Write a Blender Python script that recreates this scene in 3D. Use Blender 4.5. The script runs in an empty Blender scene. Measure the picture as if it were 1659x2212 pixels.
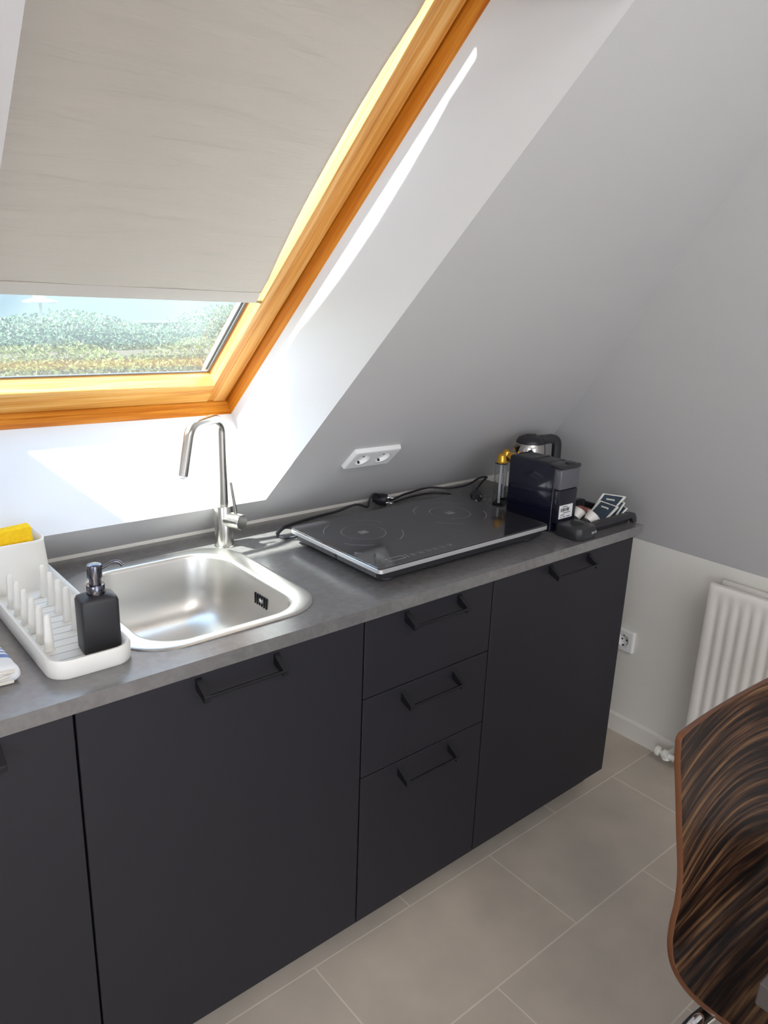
import bpy, bmesh, math, random
from mathutils import Vector, Matrix, Quaternion
import mathutils
random.seed(7)
PI = math.pi
SC = bpy.context.scene
COL = SC.collection
ZT = 0.899            # worktop top
YB = 0.627            # back knee wall

# ------------------------------------------------------------------ materials
def s2l(c):
    return tuple(((v/255.0)/12.92 if v/255.0 <= 0.04045 else ((v/255.0+0.055)/1.055)**2.4) for v in c) + (1.0,)

def mat(name, col, rough=0.5, metal=0.0, spec=0.5, coat=0.0, coat_rough=0.1, trans=0.0, ior=1.5,
        var=0.0, vscale=8.0, bump=0.0, bscale=200.0, stretch=(1, 1, 1), rvar=0.0, bdist=0.002):
    m = bpy.data.materials.new(name); m.use_nodes = True
    nt = m.node_tree; b = nt.nodes['Principled BSDF']
    c = s2l(col) if max(col) > 1.01 else tuple(col) + (1.0,)
    b.inputs['Base Color'].default_value = c
    b.inputs['Roughness'].default_value = rough
    b.inputs['Metallic'].default_value = metal
    b.inputs['Specular IOR Level'].default_value = spec
    b.inputs['Coat Weight'].default_value = coat
    b.inputs['Coat Roughness'].default_value = coat_rough
    b.inputs['Transmission Weight'].default_value = trans
    b.inputs['IOR'].default_value = ior
    tc = nt.nodes.new('ShaderNodeTexCoord'); mp = nt.nodes.new('ShaderNodeMapping')
    mp.inputs['Scale'].default_value = stretch
    nt.links.new(tc.outputs['Object'], mp.inputs['Vector'])
    if var > 0 or rvar > 0:
        n = nt.nodes.new('ShaderNodeTexNoise'); n.inputs['Scale'].default_value = vscale
        n.inputs['Detail'].default_value = 6.0
        nt.links.new(mp.outputs['Vector'], n.inputs['Vector'])
        if var > 0:
            r = nt.nodes.new('ShaderNodeValToRGB')
            r.color_ramp.elements[0].position = 0.3; r.color_ramp.elements[1].position = 0.7
            r.color_ramp.elements[0].color = tuple(max(0, v*(1-var)) for v in c[:3]) + (1,)
            r.color_ramp.elements[1].color = tuple(min(1, v*(1+var)) for v in c[:3]) + (1,)
            nt.links.new(n.outputs['Fac'], r.inputs['Fac']); nt.links.new(r.outputs['Color'], b.inputs['Base Color'])
        if rvar > 0:
            mr = nt.nodes.new('ShaderNodeMapRange')
            mr.inputs['To Min'].default_value = max(0.02, rough-rvar); mr.inputs['To Max'].default_value = rough+rvar
            nt.links.new(n.outputs['Fac'], mr.inputs['Value']); nt.links.new(mr.outputs['Result'], b.inputs['Roughness'])
    if bump > 0:
        n2 = nt.nodes.new('ShaderNodeTexNoise'); n2.inputs['Scale'].default_value = bscale
        n2.inputs['Detail'].default_value = 4.0
        nt.links.new(mp.outputs['Vector'], n2.inputs['Vector'])
        bp = nt.nodes.new('ShaderNodeBump'); bp.inputs['Strength'].default_value = bump
        bp.inputs['Distance'].default_value = bdist
        nt.links.new(n2.outputs['Fac'], bp.inputs['Height']); nt.links.new(bp.outputs['Normal'], b.inputs['Normal'])
    return m

def wood(name, axis, dark, mid, light, rough=0.32, coat=0.35, scale=1.0, ring=60.0):
    """varnished timber: grain runs along the object's local axis"""
    m = bpy.data.materials.new(name); m.use_nodes = True
    nt = m.node_tree; b = nt.nodes['Principled BSDF']
    tc = nt.nodes.new('ShaderNodeTexCoord'); mp = nt.nodes.new('ShaderNodeMapping')
    st = [ring, ring, ring]; st['xyz'.index(axis)] = 2.2
    mp.inputs['Scale'].default_value = [v*scale for v in st]
    nt.links.new(tc.outputs['Object'], mp.inputs['Vector'])
    n1 = nt.nodes.new('ShaderNodeTexNoise'); n1.inputs['Scale'].default_value = 1.0; n1.inputs['Detail'].default_value = 5
    n1.inputs['Distortion'].default_value = 0.6
    nt.links.new(mp.outputs['Vector'], n1.inputs['Vector'])
    mp2 = nt.nodes.new('ShaderNodeMapping'); st2 = [190.0]*3; st2['xyz'.index(axis)] = 3.0
    mp2.inputs['Scale'].default_value = [v*scale for v in st2]
    nt.links.new(tc.outputs['Object'], mp2.inputs['Vector'])
    n2 = nt.nodes.new('ShaderNodeTexNoise'); n2.inputs['Scale'].default_value = 1.0; n2.inputs['Detail'].default_value = 3
    nt.links.new(mp2.outputs['Vector'], n2.inputs['Vector'])
    mx = nt.nodes.new('ShaderNodeMath'); mx.operation = 'MULTIPLY_ADD'
    mx.inputs[1].default_value = 0.35; mx.inputs[2].default_value = 0.0
    nt.links.new(n2.outputs['Fac'], mx.inputs[0])
    ad = nt.nodes.new('ShaderNodeMath'); ad.operation = 'MULTIPLY_ADD'; ad.inputs[1].default_value = 0.65
    nt.links.new(n1.outputs['Fac'], ad.inputs[0]); nt.links.new(mx.outputs[0], ad.inputs[2])
    r = nt.nodes.new('ShaderNodeValToRGB'); e = r.color_ramp.elements
    e[0].position = 0.34; e[0].color = s2l(dark); e[1].position = 0.66; e[1].color = s2l(light)
    k = e.new(0.5); k.color = s2l(mid)
    nt.links.new(ad.outputs[0], r.inputs['Fac']); nt.links.new(r.outputs['Color'], b.inputs['Base Color'])
    b.inputs['Roughness'].default_value = rough; b.inputs['Coat Weight'].default_value = coat
    b.inputs['Coat Roughness'].default_value = 0.12
    bp = nt.nodes.new('ShaderNodeBump'); bp.inputs['Strength'].default_value = 0.15; bp.inputs['Distance'].default_value = 0.001
    nt.links.new(ad.outputs[0], bp.inputs['Height']); nt.links.new(bp.outputs['Normal'], b.inputs['Normal'])
    return m

M = {}
M['wall'] = mat('wall_paint_shaded', (0.58, 0.57, 0.57), 0.75, spec=0.25, var=0.015, vscale=3, bump=0.06, bscale=90)  # shade in the colour: darkened so the slopes look dimmer than the low walls
M['reveal'] = mat('reveal_paint_lit', (0.76, 0.765, 0.775), 0.45, spec=0.4, var=0.01, vscale=3, bump=0.03, bscale=60)  # light in the colour: recess boards kept paler than the slopes
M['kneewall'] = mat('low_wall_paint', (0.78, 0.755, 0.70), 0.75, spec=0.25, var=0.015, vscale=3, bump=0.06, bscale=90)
M['skirt'] = mat('skirting_paint', (0.78, 0.75, 0.69), 0.45, spec=0.4)
M['front'] = mat('anthracite_front', (0.0122, 0.0116, 0.0168), 0.52, spec=0.45, var=0.22, vscale=420, stretch=(1, 1, 3), bump=0.10, bscale=500)
M['carcass'] = mat('dark_carcass', (0.016, 0.016, 0.017), 0.6)
M['handle'] = mat('black_handle', (0.006, 0.006, 0.009), 0.42, spec=0.45)
M['steel'] = mat('brushed_steel', (0.70, 0.685, 0.655), 0.34, metal=1.0, rvar=0.04, vscale=60, stretch=(1, 8, 1), bump=0.05, bscale=300)
M['steel_tap'] = mat('satin_steel_tap', (0.50, 0.485, 0.46), 0.24, metal=1.0, bump=0.02, bscale=400)
M['chrome'] = mat('chrome', (0.78, 0.79, 0.80), 0.06, metal=1.0)
M['dark_slot'] = mat('dark_slot', (0.01, 0.01, 0.012), 0.6)
M['white_plastic'] = mat('white_plastic', (0.90, 0.90, 0.89), 0.32, spec=0.5)
M['rack'] = mat('white_rack_plastic', (0.80, 0.785, 0.745), 0.42, spec=0.45)
M['soap'] = mat('black_ceramic', (0.020, 0.020, 0.024), 0.48, spec=0.5, bump=0.04, bscale=250)
M['pump'] = mat('gunmetal_pump', (0.16, 0.16, 0.19), 0.18, metal=1.0)
M['sponge'] = mat('yellow_sponge', (0.95, 0.60, 0.025), 0.9, spec=0.1, var=0.08, vscale=120, bump=0.6, bscale=260)
M['hobglass'] = mat('black_glass', (0.020, 0.019, 0.024), 0.09, spec=1.0, ior=1.75)
M['hobmark'] = mat('printed_grey', (0.30, 0.30, 0.33), 0.25)
M['hobbody'] = mat('black_housing', (0.02, 0.02, 0.023), 0.45)
M['alu'] = mat('silver_trim', (0.72, 0.73, 0.75), 0.38, metal=0.75)
M['cable'] = mat('black_cable', (0.014, 0.014, 0.02), 0.45)
M['gloss_black'] = mat('gloss_black', (0.006, 0.007, 0.018), 0.09, spec=0.55)
M['satin_black'] = mat('satin_black', (0.022, 0.022, 0.026), 0.38)
M['tank'] = mat('smoked_tank', (0.10, 0.10, 0.115), 0.22, spec=0.5)
M['tankwater'] = mat('dark_tank_water', (0.010, 0.010, 0.020), 0.15)
M['label'] = mat('white_sticker', (0.74, 0.74, 0.74), 0.5)
M['ink'] = mat('black_ink', (0.03, 0.03, 0.035), 0.6)
M['silver_print'] = mat('silver_print', (0.62, 0.62, 0.64), 0.35, metal=0.3)
M['gold'] = mat('gold_foil', (0.83, 0.46, 0.06), 0.26, metal=0.85)
M['clear'] = mat('clear_plastic', (0.95, 0.96, 0.97), 0.04, trans=1.0, ior=1.14)
M['rod'] = mat('pale_rod', (0.78, 0.78, 0.80), 0.3)
M['ketsteel'] = mat('polished_steel', (0.66, 0.64, 0.61), 0.13, metal=1.0)
M['tray'] = mat('black_tray', (0.022, 0.021, 0.025), 0.40, spec=0.5)
M['tea'] = mat('dark_teal_paper', (0.030, 0.050, 0.075), 0.45, var=0.25, vscale=60)
M['paper'] = mat('white_paper', (0.74, 0.75, 0.68), 0.6)
M['redpaper'] = mat('brick_red_paper', (0.30, 0.085, 0.065), 0.5, var=0.12, vscale=80)
M['pinkpaper'] = mat('pale_pink_paper', (0.52, 0.30, 0.27), 0.5)
M['milk'] = mat('white_cup_plastic', (0.80, 0.75, 0.70), 0.35)
M['foil'] = mat('pale_foil', (0.76, 0.74, 0.71), 0.38, metal=0.15, bump=0.5, bscale=140)
M['radiator'] = mat('radiator_enamel', (0.80, 0.765, 0.715), 0.35, spec=0.5)
M['valve'] = mat('valve_white', (0.82, 0.80, 0.75), 0.35)
M['brass'] = mat('nickel_nut', (0.45, 0.43, 0.36), 0.3, metal=1.0)
M['table'] = mat('grey_table', (0.062, 0.052, 0.050), 0.5, bump=0.05, bscale=200)
M['rubber'] = mat('black_rubber', (0.014, 0.014, 0.016), 0.7, bump=0.3, bscale=300)
M['gasket'] = mat('grey_gasket', (0.20, 0.215, 0.235), 0.4)
M['spacer'] = mat('glazing_spacer', (0.36, 0.38, 0.40), 0.4, metal=0.5)
M['lead'] = mat('exterior_cladding', (0.16, 0.165, 0.17), 0.6)
M['wood_v'] = wood('varnished_pine_stile', 'y', (196, 126, 50), (222, 162, 84), (240, 196, 128))
M['wood_x'] = wood('varnished_pine_rail', 'x', (200, 132, 52), (226, 168, 84), (242, 200, 126))
M['wood_dv'] = wood('varnished_pine_frame_stile', 'y', (176, 94, 14), (204, 124, 30), (222, 150, 54))
M['wood_dx'] = wood('varnished_pine_frame_rail', 'x', (178, 98, 18), (206, 128, 36), (224, 156, 60))

def worktop_mat():
    m = bpy.data.materials.new('slate_laminate'); m.use_nodes = True
    nt = m.node_tree; b = nt.nodes['Principled BSDF']
    tc = nt.nodes.new('ShaderNodeTexCoord')
    n1 = nt.nodes.new('ShaderNodeTexNoise'); n1.inputs['Scale'].default_value = 7; n1.inputs['Detail'].default_value = 8; n1.inputs['Roughness'].default_value = 0.65
    n2 = nt.nodes.new('ShaderNodeTexNoise'); n2.inputs['Scale'].default_value = 60; n2.inputs['Detail'].default_value = 8; n2.inputs['Distortion'].default_value = 0.5
    for n in (n1, n2): nt.links.new(tc.outputs['Object'], n.inputs['Vector'])
    a = nt.nodes.new('ShaderNodeMath'); a.operation = 'MULTIPLY_ADD'; a.inputs[1].default_value = 0.55
    s = nt.nodes.new('ShaderNodeMath'); s.operation = 'MULTIPLY'; s.inputs[1].default_value = 0.45
    nt.links.new(n2.outputs['Fac'], s.inputs[0]); nt.links.new(n1.outputs['Fac'], a.inputs[0]); nt.links.new(s.outputs[0], a.inputs[2])
    r = nt.nodes.new('ShaderNodeValToRGB'); e = r.color_ramp.elements
    e[0].position = 0.36; e[0].color = (0.125, 0.119, 0.120, 1); e[1].position = 0.64; e[1].color = (0.178, 0.170, 0.172, 1)
    nt.links.new(a.outputs[0], r.inputs['Fac']); nt.links.new(r.outputs['Color'], b.inputs['Base Color'])
    mr = nt.nodes.new('ShaderNodeMapRange'); mr.inputs['To Min'].default_value = 0.20; mr.inputs['To Max'].default_value = 0.30
    nt.links.new(a.outputs[0], mr.inputs['Value']); nt.links.new(mr.outputs['Result'], b.inputs['Roughness'])
    b.inputs['Specular IOR Level'].default_value = 0.9; b.inputs['IOR'].default_value = 1.7
    bp = nt.nodes.new('ShaderNodeBump'); bp.inputs['Strength'].default_value = 0.10; bp.inputs['Distance'].default_value = 0.0006
    nt.links.new(n2.outputs['Fac'], bp.inputs['Height']); nt.links.new(bp.outputs['Normal'], b.inputs['Normal'])
    return m
M['worktop'] = worktop_mat()

def tile_mat():
    m = bpy.data.materials.new('greige_floor_tiles'); m.use_nodes = True
    nt = m.node_tree; b = nt.nodes['Principled BSDF']
    tc = nt.nodes.new('ShaderNodeTexCoord'); mp = nt.nodes.new('ShaderNodeMapping')
    bw, rh = 0.603, 0.303
    mp.inputs['Location'].default_value = (-0.495+20*bw, -0.017+20*rh, 0)
    nt.links.new(tc.outputs['Object'], mp.inputs['Vector'])
    br = nt.nodes.new('ShaderNodeTexBrick')
    br.offset = 0.5; br.offset_frequency = 2; br.squash = 1.0
    br.inputs['Scale'].default_value = 1.0; br.inputs['Brick Width'].default_value = bw; br.inputs['Row Height'].default_value = rh
    br.inputs['Mortar Size'].default_value = 0.0022; br.inputs['Mortar Smooth'].default_value = 0.1; br.inputs['Bias'].default_value = 0
    br.inputs['Color1'].default_value = (0.56, 0.485, 0.405, 1); br.inputs['Color2'].default_value = (0.525, 0.47, 0.40, 1)
    br.inputs['Mortar'].default_value = (0.72, 0.64, 0.54, 1)
    nt.links.new(mp.outputs['Vector'], br.inputs['Vector'])
    n = nt.nodes.new('ShaderNodeTexNoise'); n.inputs['Scale'].default_value = 5; n.inputs['Detail'].default_value = 7
    nt.links.new(tc.outputs['Object'], n.inputs['Vector'])
    r = nt.nodes.new('ShaderNodeValToRGB'); r.color_ramp.elements[0].color = (0.86, 0.86, 0.86, 1); r.color_ramp.elements[1].color = (1.1, 1.08, 1.06, 1)
    r.color_ramp.elements[0].position = 0.3; r.color_ramp.elements[1].position = 0.7
    nt.links.new(n.outputs['Fac'], r.inputs['Fac'])
    mx = nt.nodes.new('ShaderNodeMixRGB'); mx.blend_type = 'MULTIPLY'; mx.inputs['Fac'].default_value = 1
    nt.links.new(br.outputs['Color'], mx.inputs['Color1']); nt.links.new(r.outputs['Color'], mx.inputs['Color2'])
    nt.links.new(mx.outputs['Color'], b.inputs['Base Color'])
    b.inputs['Roughness'].default_value = 0.55; b.inputs['Specular IOR Level'].default_value = 0.35
    bp = nt.nodes.new('ShaderNodeBump'); bp.invert = True; bp.inputs['Strength'].default_value = 0.5; bp.inputs['Distance'].default_value = 0.0015
    nt.links.new(br.outputs['Fac'], bp.inputs['Height']); nt.links.new(bp.outputs['Normal'], b.inputs['Normal'])
    return m
M['tiles'] = tile_mat()

def fabric_mat():
    m = bpy.data.materials.new('blind_fabric'); m.use_nodes = True
    nt = m.node_tree; nt.nodes.remove(nt.nodes['Principled BSDF']); out = nt.nodes['Material Output']
    d = nt.nodes.new('ShaderNodeBsdfDiffuse'); t = nt.nodes.new('ShaderNodeBsdfTranslucent'); mx = nt.nodes.new('ShaderNodeMixShader')
    tc = nt.nodes.new('ShaderNodeTexCoord'); mp = nt.nodes.new('ShaderNodeMapping'); mp.inputs['Scale'].default_value = (3.0, 26, 5)
    nt.links.new(tc.outputs['Object'], mp.inputs['Vector'])
    n = nt.nodes.new('ShaderNodeTexNoise'); n.inputs['Scale'].default_value = 1.4; n.inputs['Detail'].default_value = 3; n.inputs['Distortion'].default_value = 1.2
    nt.links.new(mp.outputs['Vector'], n.inputs['Vector'])
    mp2 = nt.nodes.new('ShaderNodeMapping'); mp2.inputs['Scale'].default_value = (500, 900, 5)
    nt.links.new(tc.outputs['Object'], mp2.inputs['Vector'])
    n2 = nt.nodes.new('ShaderNodeTexNoise'); n2.inputs['Scale'].default_value = 1; nt.links.new(mp2.outputs['Vector'], n2.inputs['Vector'])
    bp = nt.nodes.new('ShaderNodeBump'); bp.inputs['Strength'].default_value = 0.55; bp.inputs['Distance'].default_value = 0.008
    nt.links.new(n.outputs['Fac'], bp.inputs['Height'])
    bp2 = nt.nodes.new('ShaderNodeBump'); bp2.inputs['Strength'].default_value = 0.12; bp2.inputs['Distance'].default_value = 0.0006
    nt.links.new(n2.outputs['Fac'], bp2.inputs['Height']); nt.links.new(bp.outputs['Normal'], bp2.inputs['Normal'])
    d.inputs['Color'].default_value = (0.64, 0.60, 0.54, 1); t.inputs['Color'].default_value = (0.80, 0.72, 0.58, 1)
    nt.links.new(bp2.outputs['Normal'], d.inputs['Normal'])
    mx.inputs['Fac'].default_value = 0.035
    nt.links.new(d.outputs[0], mx.inputs[1]); nt.links.new(t.outputs[0], mx.inputs[2]); nt.links.new(mx.outputs[0], out.inputs['Surface'])
    return m
M['fabric'] = fabric_mat()

def glass_mat(name='window_glass', dust=0.0):
    """clear pane: see-through plus mirror reflection that grows towards grazing angles"""
    m = bpy.data.materials.new(name); m.use_nodes = True
    nt = m.node_tree; nt.nodes.remove(nt.nodes['Principled BSDF']); out = nt.nodes['Material Output']
    t = nt.nodes.new('ShaderNodeBsdfTransparent'); t.inputs['Color'].default_value = (0.96, 0.985, 0.98, 1)
    g = nt.nodes.new('ShaderNodeBsdfGlossy'); g.inputs['Roughness'].default_value = 0.03
    lw = nt.nodes.new('ShaderNodeLayerWeight'); lw.inputs['Blend'].default_value = 0.5
    p = nt.nodes.new('ShaderNodeMath'); p.operation = 'POWER'; p.inputs[1].default_value = 5.0
    a = nt.nodes.new('ShaderNodeMath'); a.operation = 'MULTIPLY_ADD'; a.inputs[1].default_value = 0.9; a.inputs[2].default_value = 0.030
    nt.links.new(lw.outputs['Facing'], p.inputs[0]); nt.links.new(p.outputs[0], a.inputs[0])
    mx = nt.nodes.new('ShaderNodeMixShader')
    nt.links.new(a.outputs[0], mx.inputs['Fac']); nt.links.new(t.outputs[0], mx.inputs[1]); nt.links.new(g.outputs[0], mx.inputs[2])
    if dust > 0:      # thin dusty film that catches the sun
        tl = nt.nodes.new('ShaderNodeBsdfTranslucent'); tl.inputs['Color'].default_value = (0.86, 0.93, 1.0, 1)
        m2 = nt.nodes.new('ShaderNodeMixShader'); m2.inputs['Fac'].default_value = dust
        nt.links.new(mx.outputs[0], m2.inputs[1]); nt.links.new(tl.outputs[0], m2.inputs[2]); mx = m2
    nt.links.new(mx.outputs[0], out.inputs['Surface'])
    return m
M['glass'] = glass_mat(); M['glass_out'] = glass_mat('dusty_outer_glass', 0.018)

def zebra_mat():
    m = bpy.data.materials.new('zebrano_veneer'); m.use_nodes = True
    nt = m.node_tree; b = nt.nodes['Principled BSDF']
    uv = nt.nodes.new('ShaderNodeUVMap'); uv.uv_map = 'UVMap'
    mp = nt.nodes.new('ShaderNodeMapping'); mp.inputs['Scale'].default_value = (2.8, 80, 1)
    nt.links.new(uv.outputs[0], mp.inputs['Vector'])
    n = nt.nodes.new('ShaderNodeTexNoise'); n.inputs['Scale'].default_value = 1; n.inputs['Detail'].default_value = 5; n.inputs['Roughness'].default_value = 0.6
    nt.links.new(mp.outputs['Vector'], n.inputs['Vector'])
    r = nt.nodes.new('ShaderNodeValToRGB'); e = r.color_ramp.elements
    e[0].position = 0.40; e[0].color = (0.004, 0.002, 0.0015, 1); e[1].position = 0.66; e[1].color = (0.21, 0.115, 0.050, 1)
    k = e.new(0.46); k.color = (0.016, 0.007, 0.004, 1); k = e.new(0.55); k.color = (0.070, 0.032, 0.016, 1)
    nt.links.new(n.outputs['Fac'], r.inputs['Fac']); nt.links.new(r.outputs['Color'], b.inputs['Base Color'])
    b.inputs['Roughness'].default_value = 0.40; b.inputs['Specular IOR Level'].default_value = 0.28; b.inputs['Coat Weight'].default_value = 0.08; b.inputs['Coat Roughness'].default_value = 0.25
    return m
M['zebra'] = zebra_mat()
M['ply_edge'] = mat('ply_edge', (0.13, 0.042, 0.012), 0.35, coat=0.3)

def towel_mat():
    m = bpy.data.materials.new('striped_towel_cotton'); m.use_nodes = True
    nt = m.node_tree; b = nt.nodes['Principled BSDF']
    tc = nt.nodes.new('ShaderNodeTexCoord'); sp = nt.nodes.new('ShaderNodeSeparateXYZ')
    nt.links.new(tc.outputs['Object'], sp.inputs[0])
    mr = nt.nodes.new('ShaderNodeMapRange'); mr.inputs['From Min'].default_value = 0.0; mr.inputs['From Max'].default_value = 0.30
    nt.links.new(sp.outputs['Y'], mr.inputs['Value'])
    r = nt.nodes.new('ShaderNodeValToRGB'); r.color_ramp.interpolation = 'CONSTANT'
    W = (0.80, 0.81, 0.82, 1); Bl = (0.20, 0.28, 0.55, 1)
    e = r.color_ramp.elements; e[0].position = 0; e[0].color = W; e[1].position = 0.15; e[1].color = Bl
    for pz, c in ((0.20, W), (0.225, Bl), (0.245, W), (0.27, Bl), (0.29, W), (0.32, Bl), (0.335, W), (0.62, (0.55, 0.62, 0.75, 1)), (0.635, W)):
        k = e.new(pz); k.color = c
    nt.links.new(mr.outputs['Result'], r.inputs['Fac']); nt.links.new(r.outputs['Color'], b.inputs['Base Color'])
    b.inputs['Roughness'].default_value = 0.9; b.inputs['Specular IOR Level'].default_value = 0.1
    n = nt.nodes.new('ShaderNodeTexNoise'); n.inputs['Scale'].default_value = 700
    nt.links.new(tc.outputs['Object'], n.inputs['Vector'])
    bp = nt.nodes.new('ShaderNodeBump'); bp.inputs['Strength'].default_value = 0.4; bp.inputs['Distance'].default_value = 0.001
    nt.links.new(n.outputs['Fac'], bp.inputs['Height']); nt.links.new(bp.outputs['Normal'], b.inputs['Normal'])
    return m
M['towel'] = towel_mat()
M['towel_plain'] = mat('towel_hem_cotton', (0.72, 0.68, 0.62), 0.9, spec=0.1, bump=0.4, bscale=600)
M['leaf'] = mat('hedge_leaves', (0.070, 0.088, 0.014), 0.6, var=0.55, vscale=3.0)
M['leaf2'] = mat('pale_bush_leaves', (0.055, 0.098, 0.042), 0.6, var=0.45, vscale=2.0)
M['lawn'] = mat('garden_lawn', (0.16, 0.22, 0.07), 0.9, var=0.3, vscale=1.5)
M['housewall'] = mat('neighbour_render', (0.24, 0.26, 0.29), 0.8)
M['canvas'] = mat('parasol_canvas', (0.36, 0.36, 0.38), 0.7)

# ------------------------------------------------------------------ mesh helpers
def finish(name, bm, m, parent=None, smooth=True, angle=35, world=True):
    bmesh.ops.recalc_face_normals(bm, faces=bm.faces)
    me = bpy.data.meshes.new(name); bm.to_mesh(me); bm.free()
    mats = m if isinstance(m, (list, tuple)) else [m]
    for k in mats: me.materials.append(k)
    if smooth:
        for p in me.polygons: p.use_smooth = True
        me.set_sharp_from_angle(angle=math.radians(angle))
    o = bpy.data.objects.new(name, me); COL.objects.link(o)
    if parent is not None:
        o.parent = parent
        if world: o.matrix_parent_inverse = chain(parent).inverted()
    return o

def chain(o):
    m = o.matrix_basis.copy()
    if o.parent is not None:
        m = chain(o.parent) @ o.matrix_parent_inverse @ m
    return m

def thing(name, label, cat, loc=(0, 0, 0), group=None):
    o = bpy.data.objects.new(name, None); COL.objects.link(o); o.location = loc
    o.empty_display_size = 0.05
    o['label'] = label; o['category'] = cat
    if group: o['group'] = group
    return o

def tag(o, label, cat, group=None):
    o['label'] = label; o['category'] = cat
    if group: o['group'] = group
    return o

def struct(o):
    o['kind'] = 'structure'; return o

def box(bm, lo, hi, bev=0.0, seg=2, mi=0):
    lo = Vector(lo); hi = Vector(hi)
    r = bmesh.ops.create_cube(bm, size=1.0)
    vs = r['verts']
    for v in vs:
        v.co = Vector((lo.x+(v.co.x+0.5)*(hi.x-lo.x), lo.y+(v.co.y+0.5)*(hi.y-lo.y), lo.z+(v.co.z+0.5)*(hi.z-lo.z)))
    fs = list({f for v in vs for f in v.link_faces})
    for f in fs: f.material_index = mi
    if bev > 0:
        es = list({e for v in vs for e in v.link_edges})
        rr = bmesh.ops.bevel(bm, geom=es, offset=bev, segments=seg, profile=0.5, affect='EDGES')
        vs = list({v for f in rr['faces'] for v in f.verts} | {v for v in vs if v.is_valid})
    return [v for v in vs if v.is_valid]

def xform(vs, mtx):
    for v in vs: v.co = mtx @ v.co

def loft(bm, loops, cap0=True, cap1=True, closed=True, mi=0):
    rings = [[bm.verts.new(p) for p in L] for L in loops]
    n = len(rings[0])
    for a, b in zip(rings, rings[1:]):
        for i in range(n if closed else n-1):
            j = (i+1) % n
            f = bm.faces.new((a[i], a[j], b[j], b[i])); f.material_index = mi
    if cap0: f = bm.faces.new(rings[0]); f.material_index = mi
    if cap1: f = bm.faces.new(list(reversed(rings[-1]))); f.material_index = mi
    return [v for r in rings for v in r]

def circle(c, r, n, axis_u=Vector((1, 0, 0)), axis_v=Vector((0, 1, 0))):
    return [Vector(c)+axis_u*r*math.cos(2*PI*i/n)+axis_v*r*math.sin(2*PI*i/n) for i in range(n)]

def lathe(bm, prof, c=(0, 0, 0), n=32, cap0=True, cap1=True, axis=Vector((0, 0, 1)), mi=0):
    """prof: list of (radius, height) along axis from c"""
    a = Vector(axis).normalized()
    u = a.orthogonal().normalized(); v = a.cross(u)
    return loft(bm, [circle(Vector(c)+a*h, max(r, 1e-5), n, u, v) for r, h in prof], cap0, cap1, mi=mi)

def tube(bm, pts, r, n=12, cap=True, mi=0):
    pts = [Vector(p) for p in pts]
    rs = r if isinstance(r, (list, tuple)) else [r]*len(pts)
    t0 = (pts[1]-pts[0]).normalized(); u = t0.orthogonal().normalized()
    loops = []; prev = t0
    for i, p in enumerate(pts):
        t = ((pts[min(i+1, len(pts)-1)]-pts[max(i-1, 0)])).normalized()
        q = prev.rotation_difference(t); u = (q @ u); u = (u - t*u.dot(t)).normalized(); prev = t
        loops.append(circle(p, rs[i], n, u, t.cross(u)))
    return loft(bm, loops, cap, cap, mi=mi)

def spline(pts, k=8):
    """Catmull-Rom through the points"""
    P = [Vector(p) for p in pts]; out = []
    for i in range(len(P)-1):
        a, b, c, d = P[max(i-1, 0)], P[i], P[i+1], P[min(i+2, len(P)-1)]
        for j in range(k):
            t = j/k
            out.append(0.5*((2*b)+(c-a)*t+(2*a-5*b+4*c-d)*t*t+(3*b-a-3*c+d)*t**3))
    out.append(P[-1]); return out

def fillet(pts, rad, k=8):
    P = [Vector(p) for p in pts]; out = [P[0]]
    for i in range(1, len(P)-1):
        a = (P[i-1]-P[i]).normalized(); b = (P[i+1]-P[i]).normalized()
        ang = a.angle(b); d = rad/math.tan(ang/2)
        s, e = P[i]+a*d, P[i]+b*d
        cen = P[i]+(a+b).normalized()*(rad/math.sin(ang/2))
        v0, v1 = s-cen, e-cen; tot = v0.angle(v1); ax = v0.cross(v1).normalized()
        for j in range(k+1): out.append(cen+Quaternion(ax, tot*j/k) @ v0)
    out.append(P[-1]); return out

def rrect(cx, cy, hx, hy, r, z, k=8):
    pts = []
    for (sx, sy, a0) in ((1, 1, 0), (-1, 1, PI/2), (-1, -1, PI), (1, -1, 3*PI/2)):
        for j in range(k+1):
            a = a0+PI/2*j/k
            pts.append(Vector((cx+sx*(hx-r)+r*math.cos(a), cy+sy*(hy-r)+r*math.sin(a), z)))
    return pts

def face(bm, pts, mi=0):
    f = bm.faces.new([bm.verts.new(Vector(p)) for p in pts]); f.material_index = mi; return f

def copy_tree(o, parent=None):
    c = o.copy(); COL.objects.link(c)
    if parent is not None: c.parent = parent
    for ch in list(o.children): copy_tree(ch, c)
    return c

# ------------------------------------------------------------------ setting
TH = math.radians(44.12); CT, ST = math.cos(TH), math.sin(TH)
ZK = 0.908                                    # spring line of the back slope
UPV = Vector((0, -CT, ST)); OUT = Vector((0, ST, CT)); P0 = Vector((0, YB, ZK))
XW = 1.35
def SL(x, u, o=0.0): return Vector((x, 0, 0))+P0+UPV*u+OUT*o
HIP = [(XW, 0.739), (1.262, 0.908), (1.156, 1.115), (1.096, 1.215), (1.029, 1.328), (0.917, 1.517), (0.822, 1.678), (0.728, 1.844), (0.55, 2.155), (0.352, 2.5)]
XL, YF, ZC = -3.0, -4.4, 2.5

bm = bmesh.new(); face(bm, [(XL, YF, 0), (XW+0.1, YF, 0), (XW+0.1, YB+0.1, 0), (XL, YB+0.1, 0)])
r = bmesh.ops.extrude_face_region(bm, geom=bm.faces[:])
for v in [g for g in r['geom'] if isinstance(g, bmesh.types.BMVert)]: v.co.z -= 0.12
struct(finish('floor', bm, M['tiles'], smooth=False))

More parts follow.
